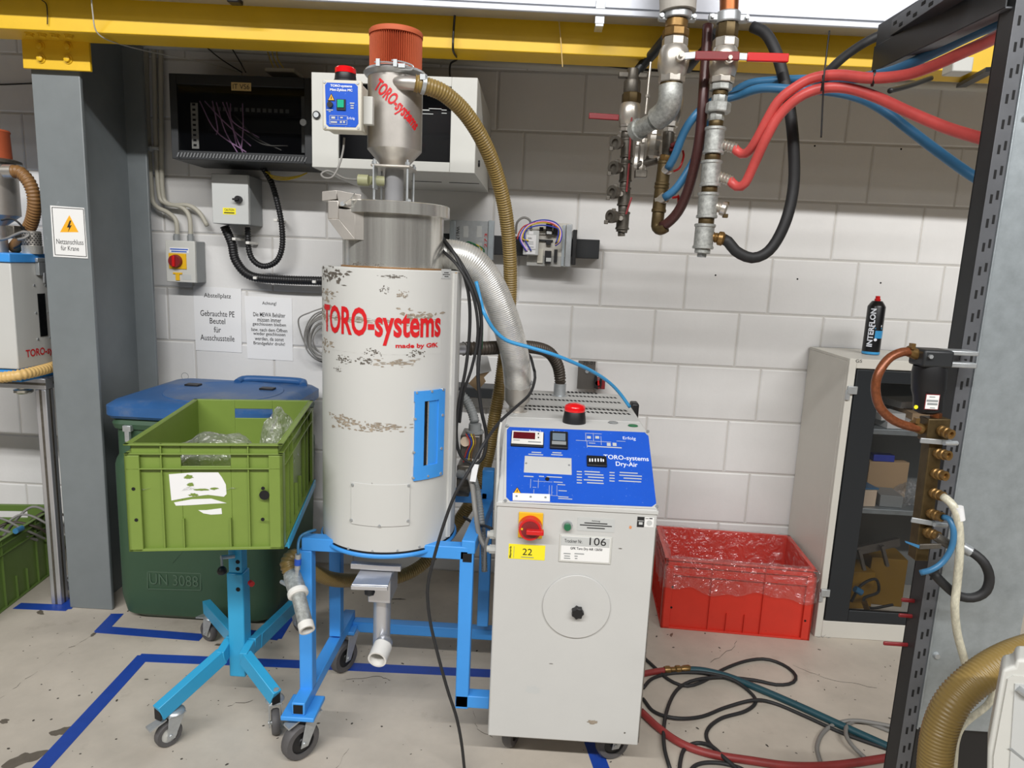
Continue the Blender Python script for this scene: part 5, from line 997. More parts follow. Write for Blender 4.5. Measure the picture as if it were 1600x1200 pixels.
c = P(51, 392, 2.66); c.z = zf; t = thing('mesh_filter_can', 'small perforated steel filter can on the second dryer lid', 'filter', c)
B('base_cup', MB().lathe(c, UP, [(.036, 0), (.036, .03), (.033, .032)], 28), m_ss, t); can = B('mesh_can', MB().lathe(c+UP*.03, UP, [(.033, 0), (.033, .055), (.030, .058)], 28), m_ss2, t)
mb = MB()
for r_ in range(6):
    for i in range(18): a = 2*math.pi*(i+.5*(r_ % 2))/18; mb.lathe(c+V((math.cos(a)*.0332, math.sin(a)*.0332, .036+r_*.008)), (math.cos(a), math.sin(a), 0), [(.0026, 0), (.0026, .0006)], 6)
B('perforations', mb, m_slot, can, kind='stuff', flat=True)
hose('grey_plug_cable', [(0, 375, 2.62), (12, 372, 2.6), (25, 366, 2.6), (38, 362, 2.6), (46, 366, 2.61), (38, 372, 2.6), (28, 374, 2.6)], 2.2, m_gcab, 'grey cable loop in front of the brown hose at the left edge', 'cable', n=8)
hose('black_loop_cable', [(2, 344, 2.62), (18, 342, 2.62), (30, 349, 2.62), (38, 362, 2.64), (34, 380, 2.66), (22, 388, 2.68)], 1.6, m_rub, 'black cable loop beside the left-edge cyclone', 'cable', n=8)
B('lid_bracket', MB().box(P(8, 360, 2.6).x, P(22, 360, 2.6).x, 2.6, 2.66, P(10, 372, 2.6).z, P(10, 352, 2.6).z), m_dk, label='small dark bracket below the left-edge cyclone cone', cat='bracket', bevel=.003)
hose('tan_spiral_hose', [(-40, 594, 2.47), (0, 590, 2.475), (30, 586, 2.49), (58, 580, 2.56), (80, 574, 2.64), (95, 568, 2.72)], 8, m_tanh, 'pale tan spiral hose resting on the profile table', 'hose', (.015, .002), 16)
# ================================================================== RED CRATE WITH BAG
a_, b_ = PZ(1034, 981, 0), PZ(1262, 1001, 0)
rd = math.atan2(b_.y-a_.y, b_.x-a_.x); xr_ = (b_-a_).normalized(); yr_ = V((-xr_.y, xr_.x, 0))
RW, RL, RH = (b_-a_).length+.012, .385, P(1046, 874, a_.y).z
rc = (a_+b_)/2+yr_*RL/2
t = crate('red_crate', 'red plastic crate lined with a clear bag on the floor by the wall', rc, rd, RW, RL, RH, m_crred, [(-.36, 1), (.34, 1), (-.12, .28), (.12, .28)], hole=False)
pr2 = Plane(a_, -yr_)
for x, y in [(1049, 949), (1258, 970), (1051, 917)]: disc('corner_hole', pr2, x, y, 1.8, m_slot, t, .0008)
# bag: lining pulled over the rim, hanging outside
def ringpt(u, out, z):
    w, l = RW/2+out, RL/2+out; per = 2*(2*w+2*l); s_ = (u % 1)*per
    if s_ < 2*w: x, y = -w+s_, -l
    elif s_ < 2*w+2*l: x, y = w, -l+(s_-2*w)
    elif s_ < 4*w+2*l: x, y = w-(s_-2*w-2*l), l
    else: x, y = -w, l-(s_-4*w-2*l)
    wob = .003*math.sin(u*61)+.002*math.sin(u*143+1)
    return V((rc.x, rc.y, 0))+xr_*(x+wob)+yr_*(y+wob)+UP*z
NU = 160
def bagfn(u, v):
    n1_ = math.sin(u*40)+.6*math.sin(u*97+2)
    if v < .45: q = v/.45; return ringpt(u, .006+.004*math.sin(u*70+q*5), RH-.13+.012*n1_+q*(.135-.012*n1_))
    if v < .55: return ringpt(u, .003-.03*(v-.45)/.1, RH+.006)
    q = (v-.55)/.45; return ringpt(u, -.025-.012*q-.01*abs(math.sin(u*33))*q, RH+.006-q*(.20+.02*n1_))
B('plastic_bag', MB().grid(bagfn, NU, 22), m_bag, label='clear plastic bag draped over the rim of the red crate', cat='plastic bag', angle=25)
B('film_scrap', heap(PZ(1283, 990, 0)+V((0, 0, .001)), .03, .03, .03, 21), m_bag2, label='crumpled scrap of clear film on the floor by the cabinet foot', cat='plastic scrap', flat=True)
# ================================================================== METAL CABINET
CF = 2.735; cx0 = 1.238; cx1 = 2.05; cb = 3.145; cz1 = P(1326, 560, CF).z
t = thing('metal_cabinet', 'grey-white metal cabinet with black framed glass door by the wall', 'cabinet', ((cx0+cx1)/2, 2.94, 0))
B('side_panel', bx(cx0, cx0+.012, CF+.02, cb, 0, cz1-.012), m_cabw, t, .002); B('side_panel', bx(cx1-.012, cx1, CF, cb, 0, cz1), m_cabw, t, .002); B('back_panel', bx(cx0+.012, cx1-.012, cb-.01, cb, 0, cz1), m_mgrey, t); B('top', bx(cx0, cx1, CF+.02, cb, cz1-.012, cz1), m_cabw, t, .002); B('bottom', bx(cx0+.012, cx1-.012, CF+.02, cb-.01, .06, .075), m_cabw, t)
B('front_frame', MB().box(cx0, cx0+.028, CF-.002, CF+.02, 0, cz1).box(cx0+.028, cx1, CF-.002, CF+.02, cz1-.038, cz1).box(cx0+.028, cx1, CF-.002, CF+.02, 0, .075), m_cabw, t, .002)
dl, dt, db = cx0+.032, cz1-.042, .08; fw = .095
dr = B('door_frame', MB().box(dl, dl+fw, CF-.006, CF+.014, db, dt).box(cx1-fw-.02, cx1-.03, CF-.006, CF+.014, db, dt).box(dl+fw, cx1-fw-.02, CF-.006, CF+.014, dt-.05, dt).box(dl+fw, cx1-fw-.02, CF-.006, CF+.014, db, db+.05), m_cabd, t, .002)
B('glass', bx(dl+fw, cx1-fw-.02, CF+.001, CF+.006, db+.05, dt-.05), m_glass2, dr)
pcab = Plane((0, CF-.002, 0), (0, -1, 0))
for y in (609, 925):
    c = pcab.hit(1326 if y < 700 else 1284, y); B('hinge', bx(c.x-.008, c.x+.03, CF-.014, CF-.004, c.z-.016, c.z+.016), m_zinc, t, .002); B('hinge_leaf', bx(c.x-.012, c.x+.004, CF-.012, CF-.002, c.z-.04, c.z), m_zinc, t, .001)
text('GS', pcab, 1342, 564, 10, 5, m_ink, t, .001)
zs1, zs2 = P(1400, 672, CF+.04).z, P(1380, 796, CF+.04).z
for z_ in (zs1, zs2): B('shelf', bx(cx0+.014, cx1-.014, CF+.04, cb-.012, z_-.022, z_), m_galvp, t, .002)
def it(nm, px_x, zbase, w_, d_2, h_, mat, lab, cat, dy=.05, rz=0):
    y_ = CF+.04+dy+d_2/2; x_ = P(px_x, 700, y_).x; mb = bx(x_-w_/2, x_+w_/2, y_-d_2/2, y_+d_2/2, zbase, zbase+h_)
    return B(nm, mb.rot((x_, y_, 0), rz), mat, bevel=.002, label=lab, cat=cat)
it('paper_stack', 1385, zs1+.001, .15, .2, .03, m_paper, 'stack of white papers on the upper cabinet shelf', 'papers', .02, .1); it('label_box', 1376, zs1+.032, .11, .1, .03, m_sign, 'white box with green mark on the papers in the cabinet', 'box', .03, .2); it('carton', 1425, zs1+.001, .12, .2, .06, m_card, 'brown carton on the upper cabinet shelf', 'box', .06, -.1); it('paper_stack', 1410, zs1+.062, .2, .12, .03, m_paper, 'loose white papers leaning at the back of the upper shelf', 'papers', .18, .3)
b_ = it('small_box', 1348, zs2+.001, .10, .12, .07, m_beige, 'pale beige box with blue top on the middle cabinet shelf', 'box', .02, .15)
it('blue_sheet', 1352, zs2+.072, .10, .11, .006, m_hblue, 'blue patterned sheet on top of the beige box', 'sheet', .03, .15)
it('carton', 1388, zs2+.001, .18, .05, .16, m_card, 'brown cardboard piece standing on the middle cabinet shelf', 'box', .16, .1); it('steel_bar', 1395, zs2+.001, .09, .12, .05, m_mgrey, 'grey metal block on the middle cabinet shelf', 'block', .03, -.1); it('dark_case', 1380, zs2+.162, .09, .04, .03, m_bluw, 'dark blue case on the brown cardboard piece', 'case', .16)
B('folded_card', MB().prism([P(1352, 740, CF+.2), P(1362, 740, CF+.2), P(1366, 776, CF+.2), P(1346, 776, CF+.2)], (0, .06, 0)), m_beige, label='pale wedge of card on the middle cabinet shelf', cat='card')
B('clear_film', heap(V((P(1425, 760, CF+.14).x, CF+.16, zs2+.002)), .07, .06, .09, 31), m_bag2, label='clear film bunch on the middle cabinet shelf', cat='plastic bag', flat=True)
it('yellow_case', 1352, .076, .16, .14, .17, M('ochre_box', (150, 112, 30), .6), 'ochre yellow box in the bottom of the cabinet', 'box', .08, .1); it('yellow_case', 1405, .076, .15, .14, .22, M('ochre_box2', (138, 104, 28), .6), 'taller ochre yellow box in the bottom of the cabinet', 'box', .13, -.1)
fr_ = thing('steel_rack_piece', 'dark steel frame piece lying in the bottom of the cabinet', 'frame', (P(1370, 860, CF+.1).x, CF+.1, .2)); B('bar', MB().bar(P(1330, 862, CF+.07), P(1404, 846, CF+.09), .02, .035), m_steelp, fr_); B('strut', MB().bar(P(1342, 858, CF+.06), P(1350, 890, CF+.06), .012, .02, (0, 1, 0)), m_steelp, fr_); B('strut', MB().bar(P(1378, 852, CF+.06), P(1386, 884, CF+.06), .012, .02, (0, 1, 0)), m_steelp, fr_)
B('cable_bundle', MB().tube([P(1330, 940, CF+.07), P(1345, 915, CF+.06), P(1368, 905, CF+.07), P(1372, 925, CF+.08), P(1350, 935, CF+.06), P(1360, 950, CF+.06), P(1395, 945, CF+.08)], .006, 8), m_rub, label='black cable bundle in the bottom of the cabinet', cat='cable')
B('connector', MB().cyl(P(1336, 920, CF+.05), P(1346, 926, CF+.05), .014, n=10), m_hblue, label='small blue connector among the cabinet cables', cat='connector'); B('valve_piece', MB().cyl(P(1350, 940, CF+.05), P(1356, 955, CF+.05), .012, n=8), m_brass, label='small brass valve piece on the cabinet floor', cat='valve')
# spray can
yc = 2.93; xc = P(1361, 545, yc).x; t = thing('spray_can', 'black spray can with red nozzle standing on the metal cabinet', 'spray can', (xc, yc, cz1)); R_ = .0345
B('can', MB().lathe((xc, yc, cz1), UP, [(R_-.003, 0), (R_, .003), (R_, .20), (R_-.003, .206), (.021, .222), (.018, .224)], 32), M('can_black', (20, 20, 22), .3), t); B('base_band', MB().lathe((xc, yc, cz1+.003), UP, [(R_+.0004, 0), (R_+.0004, .010)], 32), m_airb, t); B('nozzle', MB().lathe((xc, yc, cz1+.224), UP, [(.012, 0), (.012, .008), (.009, .010), (.009, .020), (.0, .021)], 16), m_red, t)
cs = Cyl(xc, yc, R_); text('INTERFLON', cs, 1361.5, 512, 60, 9, m_whiteink, t, .0008, .03, math.pi/2); rect('blue_patch', cs, 1373, 523, 12, 12, m_airb, t, .0006); bars(cs, [(1372, 509.5, 11, 3)], m_whiteink, t, .001); bars(cs, [(1372.5, 513.5, 10, 2)], m_airb, t, .001); disc('white_mark', cs, 1367.5, 531, 2.5, m_whiteink, t, .0012, 0, 14)
# ================================================================== PIPE VALVE STATIONS (top)
def stack(t, Y, rows):
    """vertical run of fittings: (name, px x0, y0, px x1, y1, half width px, material, sides)"""
    for nm, xa_, y0, xb_, y1, hw, mm, n in rows:
        p, q = P(xa_, y0, Y), P(xb_, y1, Y); r = hw*k(Y, p.z)
        L = (q-p).length
        if n == 'tee': mb = MB().lathe(p, q-p, [(r*1.0, 0), (r*1.08, L*.02), (r*1.08, L*.10), (r*.98, L*.14), (r*.98, L*.86), (r*1.08, L*.90), (r*1.08, L*.98), (r, L)], 24)
        elif n == 'valve': mb = MB().lathe(p, q-p, [(r*.8, 0), (r*.92, L*.12), (r, L*.3), (r, L*.62), (r*.9, L*.86), (r*.8, L)], 28)
        else: mb = MB().lathe(p, q-p, [(r*.94, 0), (r, L*.12), (r, L*.88), (r*.94, L)], n, .3)
        B(nm, mb, mm, t, angle=30)
def clampears(t, Y, x, y, w_):
    p = P(x, y, Y); B('pipe_clamp', MB().box(p.x-w_, p.x+w_, Y-.012, Y+.012, p.z-.010, p.z+.010), m_zinc, t, .003)
    for s_ in (-1, 1): B('clamp_screw', MB().cyl((p.x+s_*w_*.86, Y-.022, p.z), (p.x+s_*w_*.86, Y+.02, p.z), .006, n=8), m_zinc, t)
def lever(t, Y, pts, mat, ax_px=None, th=.006, ht=7):
    a, b = P(*pts[0], Y), P(*pts[1], Y); h_ = ht*k(Y, a.z)
    B('valve_lever', MB().bar(a, b, th, h_), mat, t, .003, seg=3)
    if ax_px: p = P(*ax_px, Y); B('lever_nut', MB().cyl(p+V((0, .03, 0)), p-V((0, .008, 0)), 7*k(Y, p.z), n=12).cyl(p-V((0, .008, 0)), p-V((0, .018, 0)), 3.5*k(Y, p.z), n=6), m_nick, t)
YA = 2.2
t = thing('insulated_valve_pipe', 'nickel ball valve on the insulated pipe coming down from above', 'pipe', P(1045, 150, YA))
stack(t, YA, [('insulation', 1066, -330, 1059, 19, 31, m_ins, 24), ('flange', 1059, 19, 1058, 31, 22, m_zinc, 24), ('brass_adapter', 1058, 31, 1056, 46, 17.5, m_brass, 20), ('hex_nut', 1056, 46, 1055, 59, 20.5, m_brass, 8), ('hex_nut', 1055, 60, 1054, 74, 20, m_nick, 8), ('valve_body', 1054, 73, 1050, 121, 24, m_nick, 'valve'), ('hex_nut', 1050, 118, 1049, 130, 20.5, m_nick, 8), ('sleeve', 1049, 129, 1048, 136, 17, m_obr, 20)])
clampears(t, YA, 1058, 28, .055)
B('elbow', MB().tube([P(1048, 134, YA), P(1047, 156, YA+.0), P(1040, 174, YA+.025), P(1026, 186, YA+.055)], 18.5*k(YA, 2), 24, step=.008), m_galv, t)
B('branch_pipe', MB().cyl(P(1022, 189, YA+.06), P(996, 203, YA+.13), 13.5*k(YA, 2), n=20).cyl(P(1000, 201, YA+.12), P(993, 205, YA+.14), 17*k(YA, 2), n=20), m_galv, t)
lever(t, YA-.055, ((1068, 88), (1088, 86)), m_zinc, (1063, 88), .005, 11); lever(t, YA-.055, ((1086, 87), (1155, 88)), m_dred, None, .012, 13)
t = thing('copper_valve_pipe', 'copper pipe with red-handled valve and stacked galvanised tees', 'pipe', P(1097, 402, YA))
stack(t, YA, [('copper_pipe', 1147, -330, 1139, 20, 15.5, m_cop, 24), ('flange', 1138, 20, 1137, 37, 19, m_zinc, 24), ('brass_adapter', 1137, 37, 1135, 60, 17, m_obr, 8), ('hex_nut', 1134, 61, 1133, 76, 19.5, m_nick, 8), ('valve_body', 1133, 75, 1129, 121, 22, m_nick, 'valve'), ('hex_nut', 1128, 121, 1127, 131, 19, m_nick, 8), ('hex_nut', 1127, 132, 1126, 142, 17, m_galv, 8), ('nipple', 1126, 142, 1125, 150, 12, m_obr, 20), ('hex_nipple', 1125, 149, 1123, 162, 12, m_galv, 8), ('union_nut', 1123, 161, 1121, 177, 19, m_galv, 8), ('hex_nipple', 1120, 177, 1119, 189, 12, m_galv, 8), ('nipple', 1119, 189, 1118, 199, 11, m_obr, 20)]
 + [x for i, (xa_, y0, xb_, y1) in enumerate([(1118, 199, 1114, 241), (1112, 251, 1109, 292), (1107, 301, 1104, 341), (1102, 350, 1098, 389)]) for x in (('tee', xa_, y0, xb_, y1, 15, m_galv, 'tee'), ('nipple', xb_, y1-2, xb_-1, y1+11, 12, m_obr, 20))][:-1]
 + [('reducer', 1098, 389, 1097, 396, 12, m_galv, 20), ('plug', 1097, 395, 1096, 402, 7, m_zinc, 4)])
clampears(t, YA, 1138, 29, .058)
lever(t, YA-.05, ((1150, 88), (1170, 89)), m_zinc, (1139, 92), .005, 11); lever(t, YA-.05, ((1167, 89), (1232, 91)), m_red, None, .012, 13)
for i, (xa_, ya_, xb_, yb_) in enumerate([(1127, 226, 1150, 232), (1121, 275, 1143, 283), (1116, 322, 1136, 328), (1111, 370, 1132, 374)]):
    a, b = P(xa_, ya_, YA), P(xb_, yb_, YA-.01); L = (b-a).length; r = 8.6*k(YA, 1.9)
    if i < 2: prof_ = [(r*(1.0 if j % 2 else .8), L*j/9) for j in range(10)]
    else: prof_ = [(r*.9, 0), (r*.95, L*.2), (r*.8, L*.25), (r*.95, L*.35), (r*.85, L*.45), (r*1.25, L*.55), (r*1.3, L*.85), (r*.9, L)]
    B('hose_tail', MB().lathe(a, b-a, prof_, 18), m_nick if i != 3 else m_brass, t)
    if i == 2:
        for s_ in (-1, 1): B('claw', MB().ob(b+V((-.004, 0, s_*.018)), (.008, 0, 0), (0, .006, 0), (0, 0, .006)), m_obr, t, .002)
t = thing('dark_valve_manifold', 'tarnished pipe manifold with four hose couplings and dark red levers', 'manifold', P(973, 366, 2.5))
YC = 2.5
stack(t, YC, [('hanger_pipe', 990, 108, 988, 128, 10, m_dk, 20), ('black_pipe', 988, 126, 987, 146, 13, m_dk, 20), ('hex_nut', 987, 146, 986, 162, 15, m_obr, 8), ('valve_body', 986, 162, 982, 196, 17.5, m_nick, 'valve'), ('hex_nut', 982, 190, 981, 200, 14, m_nick, 8), ('hex_nut', 981, 201, 980, 207, 13, m_nick, 8), ('nipple', 980, 206, 979, 216, 9, m_dk, 20), ('tee', 980, 216, 979, 247, 9.5, m_dk, 'tee'), ('nipple', 979, 246, 978, 256, 8, m_dk, 18), ('tee', 978, 255, 977, 285, 9.5, m_dk, 'tee'), ('nipple', 977, 284, 976, 294, 8, m_dk, 18), ('tee', 976, 293, 974, 322, 9.5, m_dk, 'tee'), ('nipple', 974, 321, 974, 332, 8, m_dk, 18), ('tee', 974, 331, 972, 359, 10, m_dk, 'tee'), ('cap', 972, 358, 971, 363, 9, m_dk, 8), ('plug', 971, 362, 971, 369, 6, m_dk, 6)])
p = P(989, 118, YC); B('hanger_clamp', MB().box(p.x-.05, p.x+.05, YC-.012, YC+.012, p.z-.010, p.z+.010), m_dk, t, .004)
lever(t, YC-.03, ((920, 181), (967, 184)), m_dred, None, .012, 9)
lever(t, YC-.035, ((987, 183), (983, 250)), m_dred, None, .004, 3); lever(t, YC-.035, ((983, 255), (979, 300)), m_dred, None, .004, 3); lever(t, YC-.035, ((987, 308), (978, 335)), m_dred, None, .004, 3)
for x, y in [(961, 223), (958, 262), (956, 300), (953, 338)]:
    a, b = P(974, y+2, YC-.005), P(x, y, YC-.05); ax_ = (b-a).normalized()
    cpl = B('hose_coupling', MB().lathe(a, b-a, [(.012, 0), (.012, (b-a).length*.5), (.020, (b-a).length*.6), (.023, (b-a).length*.8), (.023, (b-a).length), (.013, (b-a).length), (.013, (b-a).length-.008), (0, (b-a).length-.009)], 20), m_dk, t)
    for s_ in (-1, 1): B('claw', MB().ob(b+V((s_*.012, 0, s_*.02)), (.007, 0, 0), (0, .005, 0), (0, 0, .007)), m_dk, cpl, .002)
    B('valve_stem', MB().cyl(P(971, y+3, YC-.02), P(970, y+3, YC-.045), .008, n=8), m_nick, t)
t = thing('brass_valve_manifold', 'brown brass pipe manifold feeding the blue hoses', 'manifold', P(1027, 360, 2.36))
YD = 2.36
stack(t, YD, [('valve_body', 1057, 150, 1050, 192, 13, m_nick, 'valve'), ('hex_nut', 1048, 190, 1047, 199, 12, m_nick, 8), ('hex_nut', 1046, 200, 1045, 207, 10.5, m_nick, 8), ('nipple', 1045, 206, 1043, 245, 9, m_dk, 18), ('brass_nut', 1041, 243, 1039, 252, 9.5, m_brass, 8), ('tee', 1039, 252, 1034, 290, 10.5, m_obr, 'tee'), ('tee', 1034, 290, 1029, 332, 10.5, m_obr, 'tee'), ('lower_pipe', 1029, 331, 1027, 350, 9.5, m_obr, 20)])
B('end_elbow', MB().tube([P(1028, 343, YD), P(1027, 354, YD), P(1032, 358, YD-.01), P(1040, 354, YD-.02)], 9.5*k(YD, 1.8), 18, step=.006), m_obr, t)
for x, y, x2, y2 in [(1035, 270, 1046, 262), (1028, 314, 1040, 308)]: B('hose_collar', MB().cyl(P(x, y, YD), P(x2, y2, YD-.02), 8.5*k(YD, 1.8), n=18), m_nick, t)
lever(t, YD-.04, ((1048, 228), (1066, 218)), m_dred, None, .008, 6); lever(t, YD-.03, ((1046, 233), (1064, 231)), m_dred, None, .008, 7)
B('small_tap', MB().tube([P(1052, 268, YD), P(1062, 262, YD), P(1068, 245, YD), P(1067, 235, YD)], .0035, 8), m_red, t); B('small_tap', MB().tube([P(1050, 309, YD), P(1058, 308, YD), P(1060, 306, YD), P(1060, 318, YD-.01)], .004, 8), m_red, t)
t = thing('angle_valves', 'cluster of three small nickel angle valves between the manifolds', 'valve', P(1010, 280, 2.42))
for xa_, y0, xb_, y1, hw, mm in [(1025, 205, 1019, 249, 11.5, m_nick), (1007, 217, 1002, 268, 7, m_nick), (998, 222, 994, 262, 6.5, m_nick)]:
    a, b = P(xa_, y0, 2.42), P(xb_, y1, 2.42); r = hw*k(2.42, 1.9); L = (b-a).length
    B('valve_body', MB().lathe(a, b-a, [(r*.7, 0), (r*.75, L*.12), (r, L*.18), (r, L*.32), (r*.92, L*.36), (r*.92, L*.7), (r, L*.74), (r, L*.9), (r*.6, L)], 8), m_nick, t, angle=20)
B('cross_piece', MB().cyl(P(995, 258, 2.42), P(1026, 250, 2.42), 7*k(2.42, 1.9), n=14), m_dk, t); B('bottom_plug', MB().ob(P(1001, 272, 2.42), (.02, 0, 0), (0, .015, 0), (0, 0, .013)), m_dk, t, .003)
B('support_pipe', MB().tube([P(1040, 60, 2.38), P(1022, 82, 2.45), P(1005, 100, 2.5), P(993, 116, 2.5)], .017, 14), m_blackm, label='dark sloping pipe leading to the tarnished manifold', cat='pipe'); B('support_pipe', MB().tube([P(1120, 50, 2.3), P(1105, 72, 2.36), P(1085, 95, 2.42), P(1075, 108, 2.48)], .014, 12), m_blackm, label='dark sloping pipe behind the copper valve pipe', cat='pipe')
B('threaded_hanger', MB().cyl(P(1017, 97, 2.42), P(1009, 178, 2.42), .004, n=8).cyl(P(1012, 148, 2.42), P(1012, 152, 2.42), .008, n=6), m_nick, label='thin steel hanger rod between beam and elbow', cat='rod')
# ------------------------------------------------------------------ hoses from the stations
hose('red_hose', [(1147, 231, 2.19), (1157, 240, 2.18), (1168, 238, 2.16), (1180, 222, 2.13), (1198, 188, 2.1), (1216, 158, 2.08), (1240, 138, 2.06), (1270, 122, 2.04), (1310, 117, 2.0), (1360, 122, 1.94), (1410, 118, 1.88), (1450, 106, 1.82), (1500, 84, 1.74), (1540, 66, 1.66), (1575, 48, 1.58)], 8, m_hred, 'red hose rising to the black rack beam, upper of the pair', 'hose', n=14)
hose('red_hose', [(1140, 281, 2.19), (1150, 291, 2.18), (1163, 288, 2.16), (1176, 262, 2.14), (1196, 218, 2.1), (1218, 180, 2.08), (1250, 151, 2.05), (1285, 138, 2.03), (1325, 138, 2.0), (1370, 152, 1.95), (1420, 175, 1.88), (1480, 200, 1.8), (1540, 218, 1.72), (1580, 226, 1.68)], 8, m_hred, 'red hose sagging to the right behind the rack post, lower of the pair', 'hose', n=14)
hose('blue_hose', [(1044, 263, 2.33), (1056, 240, 2.3), (1068, 208, 2.27), (1085, 182, 2.25), (1110, 160, 2.26), (1150, 150, 2.26), (1190, 138, 2.2), (1240, 140, 2.15), (1290, 142, 2.12), (1340, 152, 2.1), (1380, 172, 2.05), (1420, 202, 2.0), (1470, 240, 1.92), (1520, 275, 1.84), (1560, 296, 1.8)], 7, m_hblue, 'blue hose looping from the brass manifold and sagging right', 'hose', n=14)
hose('blue_hose', [(1038, 309, 2.33), (1055, 296, 2.31), (1072, 272, 2.30), (1090, 240, 2.30), (1108, 196, 2.32), (1130, 160, 2.32), (1165, 133, 2.3), (1210, 126, 2.25), (1260, 124, 2.2), (1320, 124, 2.1), (1390, 112, 1.97), (1460, 82, 1.86), (1520, 53, 1.75), (1575, 30, 1.66)], 7, m_hblue, 'blue hose running up under the black rack beam', 'hose', n=14)
hose('black_supply_hose', [(1176, 42, 2.3), (1196, 52, 2.27), (1212, 80, 2.24), (1224, 120, 2.22), (1234, 170, 2.2), (1240, 230, 2.19), (1240, 290, 2.19), (1228, 345, 2.18), (1205, 388, 2.18), (1178, 403, 2.18), (1152, 394, 2.185), (1138, 378, 2.19), (1129, 373, 2.195)], 8.5, m_rub, 'black hose hanging in a long loop to the lowest galvanised tee', 'hose', n=16)
hose('dark_braided_hose', [(1106, 40, 2.28), (1103, 90, 2.26), (1099, 150, 2.24), (1094, 210, 2.24), (1086, 255, 2.25), (1074, 300, 2.28), (1060, 330, 2.31), (1044, 348, 2.33), (1034, 353, 2.345)], 8, m_dkbr, 'dark striped braided hose curving into the brass manifold', 'hose', n=16)
hose('cable_tie', [(1296, 48, 2.0), (1292, 80, 2.0), (1287, 125, 1.99), (1286, 150, 2.0), (1283, 215, 2.0)], 1.3, m_black, 'long black cable tie hanging from the bundled hoses', 'cable tie', n=6)
for x, y, Y_ in [(1284, 130, 2.02), (1364, 122, 1.94)]:
    p = P(x, y, Y_); B('tie_loop', MB().lathe(p-V((.002, 0, 0)), (1, -.3, 0), [(.019, 0), (.021, 0), (.021, .005), (.019, .005)], 20, 0, True), m_black, label='black tie loop around the red hoses '+('near the rack beam' if x > 1300 else 'at the hanger'), cat='cable tie')
hose('black_riser_cable', [(1288, 118, 2.12), (1320, 88, 2.15), (1360, 62, 2.17), (1410, 42, 2.15)], 7, m_rub, 'thick black cable rising to the far end of the rack beam', 'cable', n=12)
# ================================================================== RACK UPRIGHT, BEAM, PANEL
YP = 1.5; xp = P(1541, 300, YP).x; xw = P(1566, 300, YP).x
t = thing('rack_upright', 'black slotted steel rack upright at the right edge', 'rack', (xp, YP, 0))
B('side_face', bx(xp, xp+.003, YP, YP+.05, 0, 2.6), m_post, t, .0008); ff = B('front_face', bx(xp, xw, YP-.0005, YP+.0025, 0, 2.6), m_posts, t, .0008); B('return_lip', bx(xp, xp+.014, YP+.047, YP+.05, 0, 2.6), m_post, t)
xm = xp+(xw-xp)*.36; xm2 = xp+(xw-xp)*.72
z_ = .05
while z_ < 2.5:
    for xx, dz in ((xm, 0), (xm2, .008)):
        B('slot', MB().prism([(xx-.0025, YP-.0008, z_+dz), (xx+.0025, YP-.0008, z_+dz), (xx+.0025, YP-.0008, z_+dz+.018), (xx-.0025, YP-.0008, z_+dz+.018)], (0, -.0003, 0)), m_slot, ff, flat=True)
    z_ += .049
bz0 = P(1480, 1141, YP).z
t = thing('galvanised_panel', 'galvanised sheet panel fixed beside the rack upright', 'panel', (xw+.08, YP, bz0))
pn_r = P(1594, 925, YP).x
B('sheet', bx(xw, pn_r+.02, YP+.004, YP+.007, bz0, 2.5), m_galvp, t); B('folded_edge', bx(xw, xw+.004, YP-.004, YP+.006, bz0, 2.5), m_galvp, t, .001)
pgp = Plane((0, YP+.004, 0), (0, -1, 0))
for x, y in [(1463, 1024), (1602, 184)]: disc('rivet', pgp, x, y, 6, m_zinc, t, .006, 0, 16, .7)
B('recess_shade_panel', bx(xw+.012, xw+.3, YP+.02, YP+.06, 0, bz0+.02), m_black, label='black panel standing in for the shade below the galvanised panel', cat='box', bevel=.004)  # black colour stands in for the shaded recess under the sheet
p0, p1 = P(1572, 8, 1.51)+V((0, 0, .03)), P(1362, 113, 2.12)+V((0, 0, .034)); d = (p1-p0).normalized(); up_ = V((0, 0, 1)); sd = d.cross(up_).normalized()
t = thing('rack_beam', 'black slotted rack beam running back from the upright overhead', 'beam', p1)
B('web', MB().ob((p0+p1)/2, d*(p1-p0).length/2, sd*.002, up_*.034), m_post, t, .0008); B('upper_web', MB().ob((p0+p1)/2+up_*.062+sd*.004, d*(p1-p0).length/2, sd*.002, up_*.03), m_post, t, .0008); fl2 = B('bottom_flange', MB().ob((p0+p1)/2+sd*.018-up_*.034, d*(p1-p0).length/2, sd*.018, up_*.0015), m_posts, t)
q0, q1 = P(1500, -20, 1.62), P(1404, 44, 2.02); d2 = (q1-q0).normalized()
B('slotted_strip', MB().ob((q0+q1)/2, d2*(q1-q0).length/2, sd*.02, up_*.02), m_post, t, .001)
for i in range(7):
    c = q1.lerp(q0, .08+i*.13)-sd*.0205-up_*(.008 if i % 2 else -.006); B('slot', MB().ob(c, d2*.012, sd*.0006, up_*.004), m_slot, t, flat=True)
B('end_clip', MB().ob(q1+V((.01, -.02, -.012)), V((.022, 0, 0)), (0, .003, 0), (0, 0, .028)), m_zinc, t, .001)
B('junction_box', bx(P(1490, 95, 2.3).x, P(1522, 95, 2.3).x, 2.3, 2.36, P(1505, 112, 2.3).z, P(1505, 88, 2.3).z), m_lgrey, label='small pale junction box under the yellow beam at right', cat='box', bevel=.004)
hose('beam_strut', [(1390, 142, 2.3), (1420, 134, 2.35), (1455, 122, 2.4)], 4, m_blackm, 'dark strut hanging under the beam behind the hoses', 'strut', n=8)
B('far_rail', MB().bar(P(1502, 134, 2.6), P(1550, 108, 2.1), .03, .012), m_blackm, label='dark rail beside the upright below the yellow beam', cat='rail')
